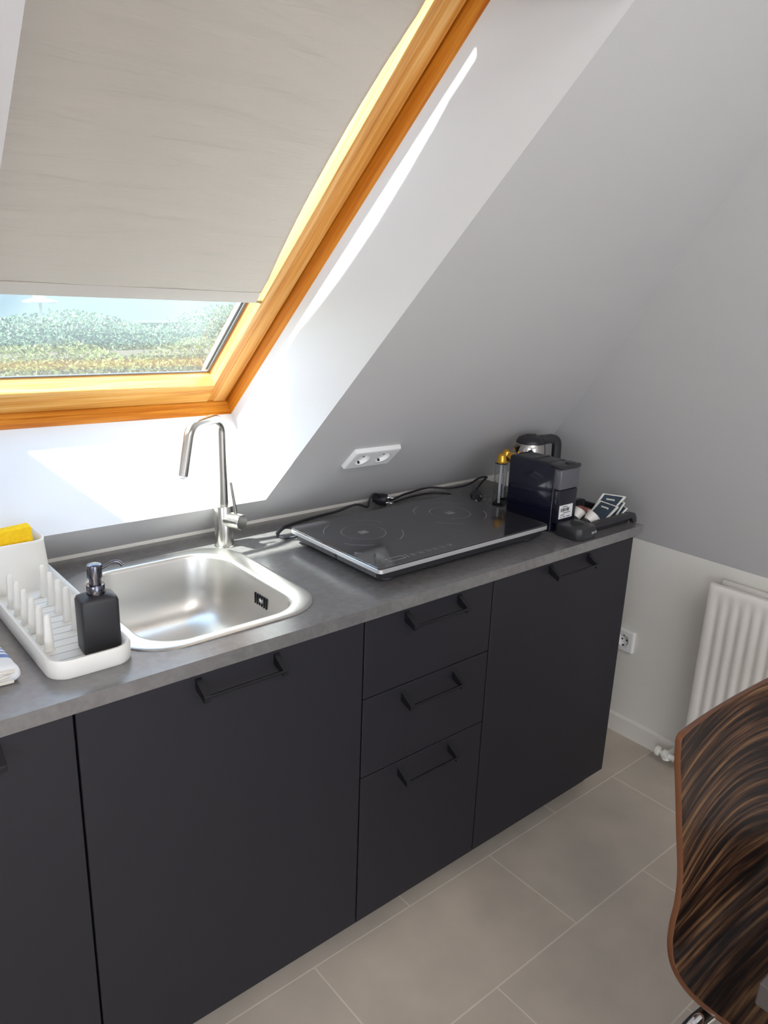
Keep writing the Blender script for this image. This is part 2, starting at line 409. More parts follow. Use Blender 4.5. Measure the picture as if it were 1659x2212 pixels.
# back low wall
bm = bmesh.new(); loft(bm, [[(XL, YB, 0), (XW, YB, 0), (XW, YB, 0.739), (1.262, YB, ZK), (XL, YB, ZK)],
                            [(XL, YB+0.1, 0), (XW+0.1, YB+0.1, 0), (XW+0.1, YB+0.1, 0.80), (1.262, YB+0.1, ZK), (XL, YB+0.1, ZK)]])
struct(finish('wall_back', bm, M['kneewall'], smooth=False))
# right low wall
bm = bmesh.new(); box(bm, (XW, YF, 0), (XW+0.1, YB, 0.739)); struct(finish('wall_right', bm, M['kneewall'], smooth=False))
# left wall with an opening added for the side fill lamp, and the rear wall (all behind the photographer)
bm = bmesh.new()
yk = YB-(1.0-ZK)*CT/ST
L0 = [[(x, YF, 0), (x, YB, 0), (x, YB, ZK), (x, yk, 1.0), (x, -1.3, 1.0), (x, -3.7, 1.0), (x, YF, 1.0)] for x in (XL, XL-0.1)]
loft(bm, L0)
loft(bm, [[(x, YF, 1.0), (x, -3.7, 1.0), (x, -3.7, 2.1), (x, YF, 2.1)] for x in (XL, XL-0.1)])
loft(bm, [[(x, -1.3, 1.0), (x, yk, 1.0), (x, YB-(2.1-ZK)*CT/ST, 2.1), (x, -1.3, 2.1)] for x in (XL, XL-0.1)])
loft(bm, [[(x, YF, 2.1), (x, YB-(2.1-ZK)*CT/ST, 2.1), (x, YB-(ZC-ZK)*CT/ST, ZC), (x, YF, ZC)] for x in (XL, XL-0.1)])
struct(finish('wall_left', bm, M['wall'], smooth=False))
bm = bmesh.new()
for lo, hi in (((XL, 2.1), (XW, ZC)), ((XL, 0), (-2.0, 2.1)), ((0.2, 0), (XW, 2.1))): box(bm, (lo[0], YF-0.1, lo[1]), (hi[0], YF, hi[1]))
struct(finish('wall_rear', bm, M['wall'], smooth=False))
# door frame added around the rear fill lamp
bm = bmesh.new()
for lo, hi in (((-2.0, 0), (0.2, .09)), ((-2.0, 2.02), (0.2, 2.1)), ((-2.0, .09), (-1.91, 2.02)), ((.11, .09), (.2, 2.02)), ((-.97, .09), (-.83, 2.02))):
    box(bm, (lo[0], YF-0.08, lo[1]), (hi[0], YF-0.02, hi[1]), 0.004)
struct(finish('rear_fill_frame', bm, M['white_plastic'], smooth=False))
bm = bmesh.new()
for lo, hi in (((-3.7, 1.0), (-1.3, 1.06)), ((-3.7, 2.04), (-1.3, 2.1)), ((-3.7, 1.06), (-3.64, 2.04)), ((-1.36, 1.06), (-1.3, 2.04)), ((-2.53, 1.06), (-2.47, 2.04))):
    box(bm, (XL-0.08, lo[0], lo[1]), (XL-0.02, hi[0], hi[1]), 0.004)
struct(finish('side_fill_frame', bm, M['white_plastic'], smooth=False))  # window frame added around the side fill lamp

# right sloping ceiling (hip side), slightly uneven plaster
bm = bmesh.new()
def hip_y(z): return YB if z <= ZK else YB-(z-ZK)*CT/ST
back = [bm.verts.new((x, hip_y(z), z)) for x, z in HIP]
front = [bm.verts.new((x, YF, z)) for x, z in HIP]
for i in range(len(HIP)-1): bm.faces.new((back[i], back[i+1], front[i+1], front[i]))
r = bmesh.ops.extrude_face_region(bm, geom=bm.faces[:])
for v in [g for g in r['geom'] if isinstance(g, bmesh.types.BMVert)]: v.co += Vector((0.14, 0, 0.05))
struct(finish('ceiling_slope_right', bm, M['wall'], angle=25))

# flat ceiling
bm = bmesh.new(); yc = hip_y(ZC); box(bm, (XL, YF, ZC), (0.36, yc+0.12, ZC+0.1)); struct(finish('ceiling', bm, M['wall'], smooth=False))

# window frame of reference: local x along the wall, local y up the pane, local z into the room
AW = math.radians(42.3); CA, SA = math.cos(AW), math.sin(AW)
O_W = Vector((0, 0.726, 1.186)); UW = Vector((0, -CA, SA)); NW = Vector((0, SA, CA))
WX0, WX1, WV0, WV1 = -0.667, 0.092, 0.008, 1.32
def skew(x): return 0.03*(0.092-x)
def WP(x, v, w): return Vector((x, 0, 0))+O_W+UW*(v+skew(x))+NW*w
WMAT = Matrix(((1, 0, 0, O_W.x), (0, UW.y, -NW.y, O_W.y), (0, UW.z, -NW.z, O_W.z), (0, 0, 0, 1)))

# back sloping ceiling with the skylight opening
def u_low(x): return 0.1165+0.0155*(0.092-x)
U1 = (1.945-ZK)/ST
hole = [SL(WX0, u_low(WX0)), SL(WX1, u_low(WX1)), SL(WX1, U1), SL(WX0, U1)]
outer = [SL(XL, 0)]+[Vector((x, hip_y(z), z)) for x, z in HIP[1:]]+[SL(XL, (ZC-ZK)/ST)]
bm = bmesh.new()
def edges_loop(pts):
    vs = [bm.verts.new(p) for p in pts]
    return [bm.edges.new((vs[i], vs[(i+1) % len(vs)])) for i in range(len(vs))]
es = edges_loop(outer)+edges_loop(hole)
bmesh.ops.triangle_fill(bm, use_beauty=True, use_dissolve=False, edges=es, normal=-OUT)
bmesh.ops.recalc_face_normals(bm, faces=bm.faces)
# plaster board thickness around the hole is carried by the lining; outer skin above
oskin = [p+OUT*0.16 for p in outer]
for i in range(len(outer)):
    j = (i+1) % len(outer)
    face(bm, [outer[i], outer[j], oskin[j], oskin[i]])
hs = [p+OUT*0.16+d for p, d in zip(hole, (Vector((-.06, 0, 0)), Vector((.06, 0, 0)), Vector((.06, 0, 0)), Vector((-.06, 0, 0))))]
hs[0] += UPV*-0.06; hs[1] += UPV*-0.06; hs[2] += UPV*0.06; hs[3] += UPV*0.06
es = []
for L in (oskin, hs):
    vs = [bm.verts.new(p) for p in L]; es += [bm.edges.new((vs[i], vs[(i+1) % len(vs)])) for i in range(len(vs))]
bmesh.ops.triangle_fill(bm, use_beauty=True, use_dissolve=False, edges=es, normal=OUT)
bmesh.ops.remove_doubles(bm, verts=bm.verts, dist=1e-5)
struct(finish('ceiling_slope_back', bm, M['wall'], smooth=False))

# plastered lining of the skylight recess (four boards with thickness)
inner = [WP(WX0, WV0, 0), WP(WX1, WV0, 0), WP(WX1, WV1, 0), WP(WX0, WV1, 0)]
bm = bmesh.new()
cent = sum(hole, Vector())/4
for i in range(4):
    j = (i+1) % 4
    q = [hole[i], hole[j], inner[j], inner[i]]
    n = (q[1]-q[0]).cross(q[3]-q[0]).normalized()
    if n.dot(cent-q[0]) > 0: n = -n
    loft(bm, [q, [p+n*0.02+(OUT*0.006 if k < 2 else Vector()) for k, p in enumerate(q)]])
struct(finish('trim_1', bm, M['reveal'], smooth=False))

# skylight window: frame, sash, gasket, panes
win = bpy.data.objects.new('window_1', None); COL.objects.link(win); win.matrix_world = WMAT; struct(win)
def wfin(name, bm, m, parent=win, **k):
    for v in bm.verts: v.co.y += skew(v.co.x)
    return finish(name, bm, m, parent, world=False, **k)
def bar(name, prof, a, b, along, m, mit=0.0, parent=win):
    """extrude a (across, depth w) profile along local x or y from a to b; ends mitred by across*mit"""
    bm = bmesh.new(); loops = []
    for end, s in ((a, 1), (b, -1)):
        L = []
        for (c, w) in prof:
            t = end
            L.append((t, c, -w) if along == 'x' else (c, t, -w))
        loops.append(L)
    loft(bm, loops); return wfin(name, bm, m, parent, angle=20)
# outer frame: inside faces visible between the lining and the sash
fr = bar('frame', [(WX1, 0.0), (WX1, 0.046), (WX1-0.003, 0.046), (WX1-0.003, 0.115), (WX1+0.05, 0.115), (WX1+0.05, 0.0)], WV0-0.05, WV1+0.05, 'y', M['wood_dv'])
bar('frame', [(WX0, 0.0), (WX0, 0.046), (WX0+0.003, 0.046), (WX0+0.003, 0.115), (WX0-0.05, 0.115), (WX0-0.05, 0.0)], WV0-0.05, WV1+0.05, 'y', M['wood_dv'])
bar('frame', [(WV0, 0.0), (WV0, 0.026), (WV0+0.004, 0.026), (WV0+0.004, 0.115), (WV0-0.05, 0.115), (WV0-0.05, 0.0)], WX0, WX1, 'x', M['wood_dx'])
bar('frame', [(WV1, 0.0), (WV1, 0.115), (WV1+0.05, 0.115), (WV1+0.05, 0.0)], WX0, WX1, 'x', M['wood_dx'])
# sash
SX0, SX1, SV0, SV1 = -0.605, 0.030, 0.084, 1.245
WG = 0.089
def sash_prof(o, i, s):          # o outer across, i inner across, s direction from outer to inner
    d = abs(i-o)
    return [(o, 0.040), (o+s*d*0.62, 0.040), (o+s*d*0.64, 0.0425), (o+s*(d-0.002), 0.0425), (i, 0.0445), (i, 0.105), (o, 0.105)]
sash = bpy.data.objects.new('sash', None); COL.objects.link(sash); sash.parent = win
bar('stile', sash_prof(WX1-0.005, SX1, -1), WV0+0.006, SV1+0.06, 'y', M['wood_v'], parent=sash)
bar('stile', sash_prof(WX0+0.005, SX0, 1), WV0+0.006, SV1+0.06, 'y', M['wood_v'], parent=sash)
bar('rail', [(c_, min(w_, 0.0885)) for c_, w_ in sash_prof(WV0+0.0065, SV0, 1)], SX0-0.02, SX1+0.0015, 'x', M['wood_x'], parent=sash)
bar('rail', sash_prof(SV1+0.06, SV1, -1), SX0, SX1, 'x', M['wood_x'], parent=sash)
# gasket and spacer strips against the pane
bm = bmesh.new()
g = 0.007
for (x0, v0, x1, v1) in ((SX0, SV0, SX1, SV0+g*0.6), (SX0, SV1-g, SX1, SV1), (SX0, SV0, SX0+g, SV1), (SX1-g, SV0, SX1, SV1)):
    box(bm, (x0, v0, -WG), (x1, v1, -WG+0.004), 0.001, 1)
wfin('gasket', bm, M['gasket'], smooth=False)
bm = bmesh.new(); t2 = 0.010
for (x0, v0, x1, v1) in ((SX0, SV0-0.034, SX1, SV0-0.026), (SX0, SV1-t2, SX1, SV1), (SX0, SV0, SX0+t2, SV1), (SX1-t2, SV0, SX1, SV1)):
    box(bm, (x0, v0, -WG-0.019), (x1, v1, -WG-0.0045))
wfin('glazing_spacer', bm, M['spacer'], smooth=False)
for w0 in (WG, WG+0.020):
    bm = bmesh.new(); box(bm, (SX0, SV0-(0.0 if w0 == WG else 0.045), -w0-0.004), (SX1, SV1, -w0)); wfin('glass', bm, M['glass'] if w0 == WG else M['glass_out'], smooth=False)
# outside cladding
bm = bmesh.new()
for (x0, v0, x1, v1) in ((WX0-0.08, WV0-0.09, WX1+0.08, 0.004), (WX0-0.08, SV1+0.012, WX1+0.08, WV1+0.09), (WX0-0.08, WV0, SX0-0.012, WV1), (SX1+0.012, WV0, WX1+0.08, WV1)):
    box(bm, (x0, v0, -0.128), (x1, v1, -0.115))
wfin('cladding', bm, M['lead'], smooth=False)

# roller blind in the sash
bl = thing('roller_blind', 'off-white fabric roller blind drawn most of the way down the skylight', 'blind', (0, 0, 0))
bl.matrix_world = WMAT
WB = 0.047
bm = bmesh.new(); nx, ny = 70, 240; V0, V1 = 0.440, 1.238
rows = []
for j in range(ny+1):
    t = j/ny; v = V0+(V1-V0)*t; row = []
    xr = 0.017-0.016*math.sin(PI*max(0, min(1, (v-.49)/.62)))**.8
    for i in range(nx+1):
        s = i/nx; x = -0.6035+(xr+0.6035)*s
        q = v+.10*x+.02*math.sin(x*7)
        n1 = mathutils.noise.noise(Vector((x*2.6, q*24, 3.1))); n2 = mathutils.noise.noise(Vector((x*5.5+4, q*58, 9.7)))
        dz = ((0.0018+0.0062*t)*n1+(0.0012+0.0034*t)*n2)*(1-.9*s**5)
        row.append(bm.verts.new((x, v, -WB+dz)))
    rows.append(row)
for j in range(ny):
    for i in range(nx): bm.faces.new((rows[j][i], rows[j][i+1], rows[j+1][i+1], rows[j+1][i]))
for v in bm.verts: v.co.y += skew(v.co.x)
fo = finish('fabric', bm, M['fabric'], bl, world=False)
sm = fo.modifiers.new('thickness', 'SOLIDIFY'); sm.thickness = 0.0009
M['hem'] = mat('hem_fabric', (0.64, 0.61, 0.56), 0.8, spec=0.1)
bm = bmesh.new(); L = []
for x in (-0.602, 0.014):
    L.append([(x, v, -WB+d) for v, d in ((0.408, 0.0), (0.409, 0.0035), (0.413, 0.0045), (0.432, 0.0035), (0.440, 0.0008), (0.440, -0.001), (0.413, -0.004), (0.409, -0.003))])
loft(bm, L)
for v in bm.verts: v.co.y += skew(v.co.x)
finish('hem_bar', bm, M['hem'], bl, world=False, angle=50)
bm = bmesh.new(); lathe(bm, [(0.003, 0), (0.003, 0.012), (0.0045, 0.0125), (0.0045, 0.016)], (0.012, 0.411+skew(0), -WB+0.001), 12, axis=Vector((1, 0, 0)))
o = finish('end_pin', bm, mat('brown_pin', (0.30, 0.22, 0.10), 0.35, metal=0.6), bl, world=False); o['label'] = 'brown metal pin'
bm = bmesh.new(); lathe(bm, [(0.016, 0), (0.016, 0.620)], (-0.603, 1.236+0.0, -WB+0.0), 20, axis=Vector((1, 0, 0)))
for v in bm.verts: v.co.y += skew(v.co.x)
finish('roller_tube', bm, M['fabric'], bl, world=False)

# skirting on the right wall
bm = bmesh.new()
loft(bm, [[(XW, y, 0), (XW-0.012, y, 0), (XW-0.012, y, 0.064), (XW-0.004, y, 0.071), (XW, y, 0.071)] for y in (YF, YB)])
struct(finish('baseboard_right', bm, M['skirt'], smooth=False))

# ------------------------------------------------------------------ kitchen run
# worktop with sink cut-out
SKX, SKY, SHX, SHY = -0.262, 0.287, 0.215, 0.236      # sink outer half sizes
X0T, X1T, Y0T, Y1T = -1.02, 1.032, -0.007, YB-0.0005
bm = bmesh.new()
def rect(z): return [Vector((X0T, Y0T, z)), Vector((X1T, Y0T, z)), Vector((X1T, Y1T, z)), Vector((X0T, Y1T, z))]
hol = lambda z: rrect(SKX, SKY, SHX-0.018, SHY-0.018, 0.085, z)
for z in (ZT, ZT-0.028):
    es = edges_loop(rect(z))+edges_loop(hol(z))
    bmesh.ops.triangle_fill(bm, use_beauty=True, use_dissolve=False, edges=es, normal=Vector((0, 0, 1)))
for A, B in ((rect(ZT), rect(ZT-0.028)), (hol(ZT), hol(ZT-0.028))):
    for i in range(len(A)):
        j = (i+1) % len(A); face(bm, [A[i], A[j], B[j], B[i]])
bmesh.ops.remove_doubles(bm, verts=bm.verts, dist=1e-5)
wt = finish('worktop', bm, M['worktop'], smooth=False)
tag(wt, 'long dark slate grey laminate worktop running under the skylight', 'worktop')

def handle(xc, ztop, parent):
    """squared bow pull: two flat side plates and a thin front bar"""
    bm = bmesh.new(); hw = 0.082; zb = ztop-0.040 if ztop > .85 else ztop-0.048
    for s in (-1, 1):
        x = xc+s*hw
        a, b = (x-0.006, x+0.006)
        loft(bm, [[(t, 0.0005, zb+0.032), (t, 0.0005, zb+0.010), (t, -0.034, zb-0.003), (t, -0.035, zb+0.010)] for t in (a, b)])
    box(bm, (xc-hw-0.005, -0.036, zb+0.004), (xc+hw+0.005, -0.030, zb+0.010), 0.0012, 1)
    return finish('handle', bm, M['handle'], parent, angle=30)

def front(name, x0, x1, z0, z1, parent, hx=None):
    bm = bmesh.new(); box(bm, (x0+0.002, 0.0, z0+0.0013), (x1-0.002, 0.019, z1-0.0013), 0.001, 1)
    f = finish(name, bm, M['front'], parent, angle=30)
    handle((x0+x1)/2 if hx is None else hx, z1, f); return f

def cabinet(x0, x1, label, fronts, z0=0.08):
    c = thing('base_cabinet', label, 'cabinet', ((x0+x1)/2, 0.3, 0))
    bm = bmesh.new(); y0, y1, t = 0.022, 0.58, 0.016
    a, b = x0+0.0015, x1-0.0015
    for lo, hi in (((a, y0, 0.082), (a+t, y1, 0.868)), ((b-t, y0, 0.082), (b, y1, 0.868)), ((a+t, y0, 0.082), (b-t, y1, 0.098)), ((a+t, y1-0.008, 0.098), (b-t, y1, 0.868)),
                   ((a+t, y0, 0.852), (b-t, y0+0.03, 0.868))):
        box(bm, lo, hi)
    finish('carcass', bm, M['carcass'], c, smooth=False)
    for (nm, za, zb) in fronts: front(nm, x0, x1, za, zb, c)
    for lx in (x0+0.06, x1-0.06):
        for ly in (0.10, 0.52):
            bm = bmesh.new(); lathe(bm, [(0.024, 0.0), (0.024, 0.006), (0.014, 0.010), (0.014, 0.07), (0.026, 0.074), (0.026, 0.082)], (lx, ly, 0), 16)
            finish('leg', bm, M['carcass'], c)
    return c
cabinet(-1.0, -0.6, 'black base cabinet at the far left end, under the striped towel', [('door', 0.08, 0.8695)])
cabinet(-0.6, 0.0, 'wide black base cabinet with one door directly under the sink', [('door', 0.079, 0.8695)])
cabinet(0.0, 0.4, 'narrow black base cabinet with three stacked drawers', [('drawer', 0.0775, 0.48), ('drawer', 0.48, 0.68), ('drawer', 0.68, 0.8695)])
cabinet(0.4, 1.0, 'wide black base cabinet with one door at the right end beside the radiator wall', [('door', 0.08, 0.8695)])
bm = bmesh.new(); box(bm, (-1.0, 0.062, 0.0), (1.0, 0.078, 0.079)); struct(finish('trim_2', bm, M['carcass'], smooth=False))

# sink
sk = thing('sink', 'square stainless steel inset sink bowl beneath the skylight', 'sink', (SKX, SKY, ZT))
bm = bmesh.new(); k = 10
def ring(dx0, dx1, dy0, dy1, r, z):     # inset left, right, front, back
    x0, x1 = SKX-SHX+dx0, SKX+SHX-dx1; y0, y1 = SKY-SHY+dy0, SKY+SHY-dy1
    return rrect((x0+x1)/2, (y0+y1)/2, (x1-x0)/2, (y1-y0)/2, r, z, k)
loops = [ring(0, 0, 0, 0, 0.105, ZT+0.0002), ring(0, 0, 0, 0, 0.105, ZT+0.0022), ring(.003, .003, .003, .003, 0.102, ZT+0.0042), ring(.010, .010, .009, .009, 0.097, ZT+0.0050),
         ring(.040, .042, .022, .030, 0.085, ZT+0.0040), ring(.045, .047, .027, .035, 0.082, ZT+0.0020), ring(.049, .051, .030, .038, 0.080, ZT-0.006),
         ring(.054, .056, .035, .043, 0.079, ZT-0.080), ring(.058, .060, .039, .047, 0.079, ZT-0.100), ring(.064, .066, .045, .053, 0.078, ZT-0.120), ring(.074, .076, .055, .063, 0.075, ZT-0.136), ring(.088, .090, .069, .077, 0.068, ZT-0.147),
         ring(.108, .110, .089, .097, 0.058, ZT-0.154), ring(.130, .132, .112, .120, 0.045, ZT-0.1575), ring(.165, .167, .170, .185, 0.03, ZT-0.159)]
loft(bm, loops, cap0=False, cap1=True)
finish('bowl', bm, M['steel'], sk, angle=50)
bm = bmesh.new(); lathe(bm, [(0.001, 0.0035), (0.016, 0.003), (0.030, 0.001), (0.045, 0.0022), (0.048, 0.0005), (0.048, 0)], (SKX, SKY, ZT-0.1588), 32)
finish('drain', bm, M['chrome'], sk)
bm = bmesh.new()
for i in range(6):
    y = 0.226+i*0.0095; xx = SKX+SHX-0.0545
    if i in (2, 3): box(bm, (xx-0.0022, y-0.0010, ZT-0.060), (xx+0.002, y+0.0010, ZT-0.052)); box(bm, (xx-0.0026, y-0.0010, ZT-0.042), (xx+0.002, y+0.0010, ZT-0.034))
    else: box(bm, (xx-0.0024, y-0.0010, ZT-0.060), (xx+0.002, y+0.0010, ZT-0.034))
o = finish('overflow_slot', bm, M['dark_slot'], sk, smooth=False); o['label'] = 'dark overflow slots'
bm = bmesh.new(); lathe(bm, [(0.0055, 0), (0.0055, 0.002), (0.003, 0.0035)], (SKX+SHX-0.054, 0.2498, ZT-0.047), 12, axis=Vector((-1, 0, 0)))
finish('overflow_screw', bm, M['chrome'], sk)

# tap
FX, FY = -0.050, 0.510
tp = thing('tap', 'tall brushed steel kitchen tap with side lever behind the sink', 'tap', (FX, FY, ZT))
bm = bmesh.new(); lathe(bm, [(0.0255, 0), (0.0255, 0.002), (0.0235, 0.003), (0.0235, 0.105), (0.0228, 0.1065), (0.0130, 0.1068), (0.0130, 0.110)], (FX, FY, ZT), 40)
finish('body', bm, M['steel_tap'], tp)
bm = bmesh.new()
B = Vector((-0.154, 0.461, 0)); TIPV = Vector((-0.186, 0.4445, 1.112))
path = fillet([(FX, FY, ZT+0.104), (FX, FY, 1.228), (B.x, B.y, 1.222), TIPV], 0.036, 10)
tube(bm, path, [0.0120]*(len(path)-1)+[0.0120], 24)
finish('spout', bm, M['steel_tap'], tp, angle=60)
bm = bmesh.new(); lathe(bm, [(0.0105, 0), (0.0105, 0.004), (0.005, 0.006), (0.0045, 0.009), (0.001, 0.0095)], TIPV+Vector((0, 0, .0006)), 16, axis=(TIPV-Vector((B.x, B.y, 1.222))))
finish('aerator', bm, M['white_plastic'], tp)
kd = Vector((0.34, -0.94, 0.0)).normalized()
bm = bmesh.new(); lathe(bm, [(0.0195, 0), (0.0195, 0.030), (0.0188, 0.0305), (0.0195, 0.031), (0.0195, 0.054), (0.0185, 0.055)], Vector((FX, FY, ZT+0.072))+kd*0.004, 36, axis=kd)
kb = finish('mixer_knob', bm, M['steel_tap'], tp)
bm = bmesh.new(); kc = Vector((FX, FY, ZT+0.072))+kd*0.040
tube(bm, [kc+Vector((0, 0, 0.012)), kc+Vector((-0.004, 0.002, 0.05)), kc+Vector((-0.011, 0.004, 0.100))], [0.0042, 0.0038, 0.0036], 12)
finish('lever', bm, M['steel_tap'], kb)

# ------------------------------------------------------------------ dish rack
RX0, RX1, RY0, RY1 = -0.614, -0.468, 0.056, 0.575
rk = thing('dish_rack', 'white plastic dish drying rack with two rows of pegs left of the sink', 'dish rack', ((RX0+RX1)/2, (RY0+RY1)/2, ZT))
cx, cy, hx, hy = (RX0+RX1)/2, (RY0+RY1)/2, (RX1-RX0)/2, (RY1-RY0)/2
bm = bmesh.new()
loft(bm, [rrect(cx, cy, hx-.002, hy-.002, .034, ZT+.0003), rrect(cx, cy, hx, hy, .036, ZT+.004), rrect(cx, cy, hx+.0005, hy+.0005, .037, ZT+.028), rrect(cx, cy, hx-.002, hy-.002, .035, ZT+.0335),
          rrect(cx, cy, hx-.006, hy-.006, .031, ZT+.0335), rrect(cx, cy, hx-.010, hy-.010, .028, ZT+.029), rrect(cx, cy, hx-.013, hy-.013, .026, ZT+.016), rrect(cx, cy, hx-.018, hy-.018, .022, ZT+.0125)], True, True)
tr = finish('tray', bm, M['rack'], rk, angle=60)
bm = bmesh.new()
for i in range(13):
    y = 0.082+i*0.0265
    box(bm, (RX0+.022, y-.0007, ZT+.0120), (RX1-.022, y+.0007, ZT+.0128))
o = finish('drain_groove', bm, mat('groove_shadow_grey', (0.42, 0.42, 0.41), 0.6), rk, smooth=False)
for (xx, ys) in ((-0.584, [0.160+i*0.0458 for i in range(6)]), (-0.5175, [0.172+i*0.0470 for i in range(6)])):
    for y in ys:
        bm = bmesh.new()
        loft(bm, [rrect(xx, y, .0105, .0085, .008, ZT+.0120, 4), rrect(xx, y, .0085, .0068, .0066, ZT+.017, 4), rrect(xx, y, .0066, .0055, .0053, ZT+.062, 4), rrect(xx, y, .0058, .0048, .0046, ZT+.0745, 4), rrect(xx, y, .0045, .0036, .0034, ZT+.0785, 4), rrect(xx, y, .002, .0016, .0015, ZT+.080, 4)])
        finish('peg', bm, M['rack'], rk, angle=60)
bm = bmesh.new(); c2y, c2h = 0.508, 0.060; c2x = cx-.004; w2 = hx-.012
loft(bm, [rrect(c2x, c2y, w2, c2h, .030, ZT+.0122), rrect(c2x, c2y, w2, c2h, .030, ZT+.03), rrect(c2x-.002, c2y, w2-.004, c2h-.003, .028, ZT+.110), rrect(c2x-.002, c2y, w2-.0035, c2h-.0025, .028, ZT+.1165), rrect(c2x-.002, c2y, w2-.006, c2h-.005, .026, ZT+.1185),
          rrect(c2x-.002, c2y, w2-.009, c2h-.008, .024, ZT+.1165), rrect(c2x-.002, c2y, w2-.010, c2h-.009, .023, ZT+.10), rrect(c2x, c2y, w2-.010, c2h-.009, .022, ZT+.022)], True, True)
finish('holder_cup', bm, M['rack'], rk, angle=60)

sp = bmesh.new(); vs = box(sp, (-0.050, -0.014, 0), (0.050, 0.014, 0.118), 0.004, 2)
xform(vs, Matrix.Translation((-0.556, 0.487, ZT+.027)) @ Matrix.Rotation(math.radians(-4), 4, 'Y') @ Matrix.Rotation(math.radians(4), 4, 'X'))
tag(finish('sponge', sp, M['sponge']), 'yellow kitchen sponge standing in the cup of the white dish rack', 'sponge')

# soap dispenser
sx, sy = -0.510, 0.119; zs = ZT+.0130
sd = thing('soap_dispenser', 'square matt black soap dispenser standing on the white dish rack', 'soap dispenser', (sx, sy, zs))
def srot(vs): xform(vs, Matrix.Translation((sx, sy, 0)) @ Matrix.Rotation(math.radians(-4), 4, 'Z') @ Matrix.Translation((-sx, -sy, 0)))
bm = bmesh.new()
vs = loft(bm, [rrect(sx, sy, .0305, .0225, .006, zs, 4), rrect(sx, sy, .0325, .0245, .007, zs+.003, 4), rrect(sx, sy, .0325, .0245, .007, zs+.092, 4), rrect(sx, sy, .0305, .0225, .008, zs+.0985, 4), rrect(sx, sy, .022, .017, .010, zs+.1025, 4), rrect(sx, sy, .014, .013, .0125, zs+.1045, 4)])
srot(vs); finish('bottle', bm, M['soap'], sd, angle=40)
bm = bmesh.new(); lathe(bm, [(.0155, .1035), (.0158, .105), (.0158, .119), (.0150, .1205), (.0108, .1208)], (sx, sy, zs), 32); cl = finish('collar', bm, M['pump'], sd)
bm = bmesh.new(); lathe(bm, [(.0104, .120), (.0104, .133), (.0128, .134), (.0130, .152), (.0122, .156), (.008, .158), (.001, .1585)], (sx, sy, zs), 32); ph = finish('pump_head', bm, M['pump'], sd)
bm = bmesh.new(); d = Vector((0.93, -0.30, 0)).normalized(); b0 = Vector((sx, sy, zs+.1475))
tube(bm, spline([b0+d*.010, b0+d*.020+Vector((0, 0, .005)), b0+d*.031+Vector((0, 0, .0105)), b0+d*.040+Vector((0, 0, .0095)), b0+d*.0465+Vector((0, 0, .003))], 5), .0032, 12)
finish('nozzle', bm, M['pump'], ph)

# folded towel at the left edge
tw = thing('tea_towel', 'folded white tea towel with blue stripes at the left end of the worktop', 'towel', (-0.74, 0.10, ZT))
def tw_loop(y, jit, hw=.092, h=.030):
    L = []
    n = 40
    for i in range(n):
        a = 2*PI*i/n; c, s = math.cos(a), math.sin(a)
        px = hw*(abs(c)**0.35)*(1 if c >= 0 else -1); pz = h/2*(abs(s)**0.6)*(1 if s >= 0 else -1)
        pz += 0.0022*math.sin(px*42+y*9)*(1 if s > 0 else 0) + (jit%3)*0.0005*(1+math.sin(a*3))*(1 if s > 0 else 0)
        L.append(Vector((px, y, h/2+pz+.0006)))
    return L
bm = bmesh.new()
ys = [0.0, 0.003, 0.012, 0.03, .06, .09, .12, .15, .18, .21, .24, .27, .285, .29]
loft(bm, [tw_loop(y, i, hw=.092-(.006 if y in (0.0, .29) else 0)+0.002*math.sin(y*20), h=.030-(.010 if y in (0.0, .29) else .003 if y in (.003, .285) else 0)) for i, y in enumerate(ys)])
for v in bm.verts: v.co.x -= v.co.y*0.06
o = finish('cloth', bm, M['towel'], tw, angle=70, world=False)
# the rolled layers that show at the end
for (zz, amp, x0, x1) in ((.0045, .0006, -.088, .079), (.0135, .0016, -.088, .074), (.0215, .0013, -.088, .081)):
    bm = bmesh.new(); pts = [Vector((x0+(x1-x0)*i/14, -.0012, zz+amp*math.sin(i*1.15+zz*300))) for i in range(15)]
    tube(bm, pts, .0033, 8); finish('folded_hem', bm, M['towel_plain'], tw, world=False)

# ------------------------------------------------------------------ portable hob
HX0, HX1, HY0, HY1 = 0.092, 0.682, 0.066, 0.428
hb = thing('portable_hob', 'black glass portable double induction hob with silver edge on the worktop', 'hob', ((HX0+HX1)/2, (HY0+HY1)/2, ZT))
hcx, hcy, hhx, hhy = (HX0+HX1)/2, (HY0+HY1)/2, (HX1-HX0)/2, (HY1-HY0)/2
bm = bmesh.new()
loft(bm, [rrect(hcx, hcy, hhx-.024, hhy-.022, .012, ZT+.009, 4), rrect(hcx, hcy, hhx-.012, hhy-.010, .012, ZT+.013, 4), rrect(hcx, hcy, hhx-.007, hhy-.007, .012, ZT+.0305, 4)])
finish('housing', bm, M['hobbody'], hb, angle=40)
bm = bmesh.new()
for i in range(58):
    y = HY0+.026+i*.0054
    if 27 <= i <= 28: continue
    loft(bm, [[(HX0+.0060, y, ZT+.0295), (HX0+.0060, y+.0024, ZT+.0295), (HX0+.0108, y+.0024, ZT+.014), (HX0+.0108, y, ZT+.014)], [(HX0+.010, y, ZT+.0295), (HX0+.010, y+.0024, ZT+.0295), (HX0+.0138, y+.0024, ZT+.014), (HX0+.0138, y, ZT+.014)]])
o = finish('vent_slats', bm, mat('vent_grey', (0.20, 0.20, 0.21), 0.5), hb, smooth=False)
bm = bmesh.new()
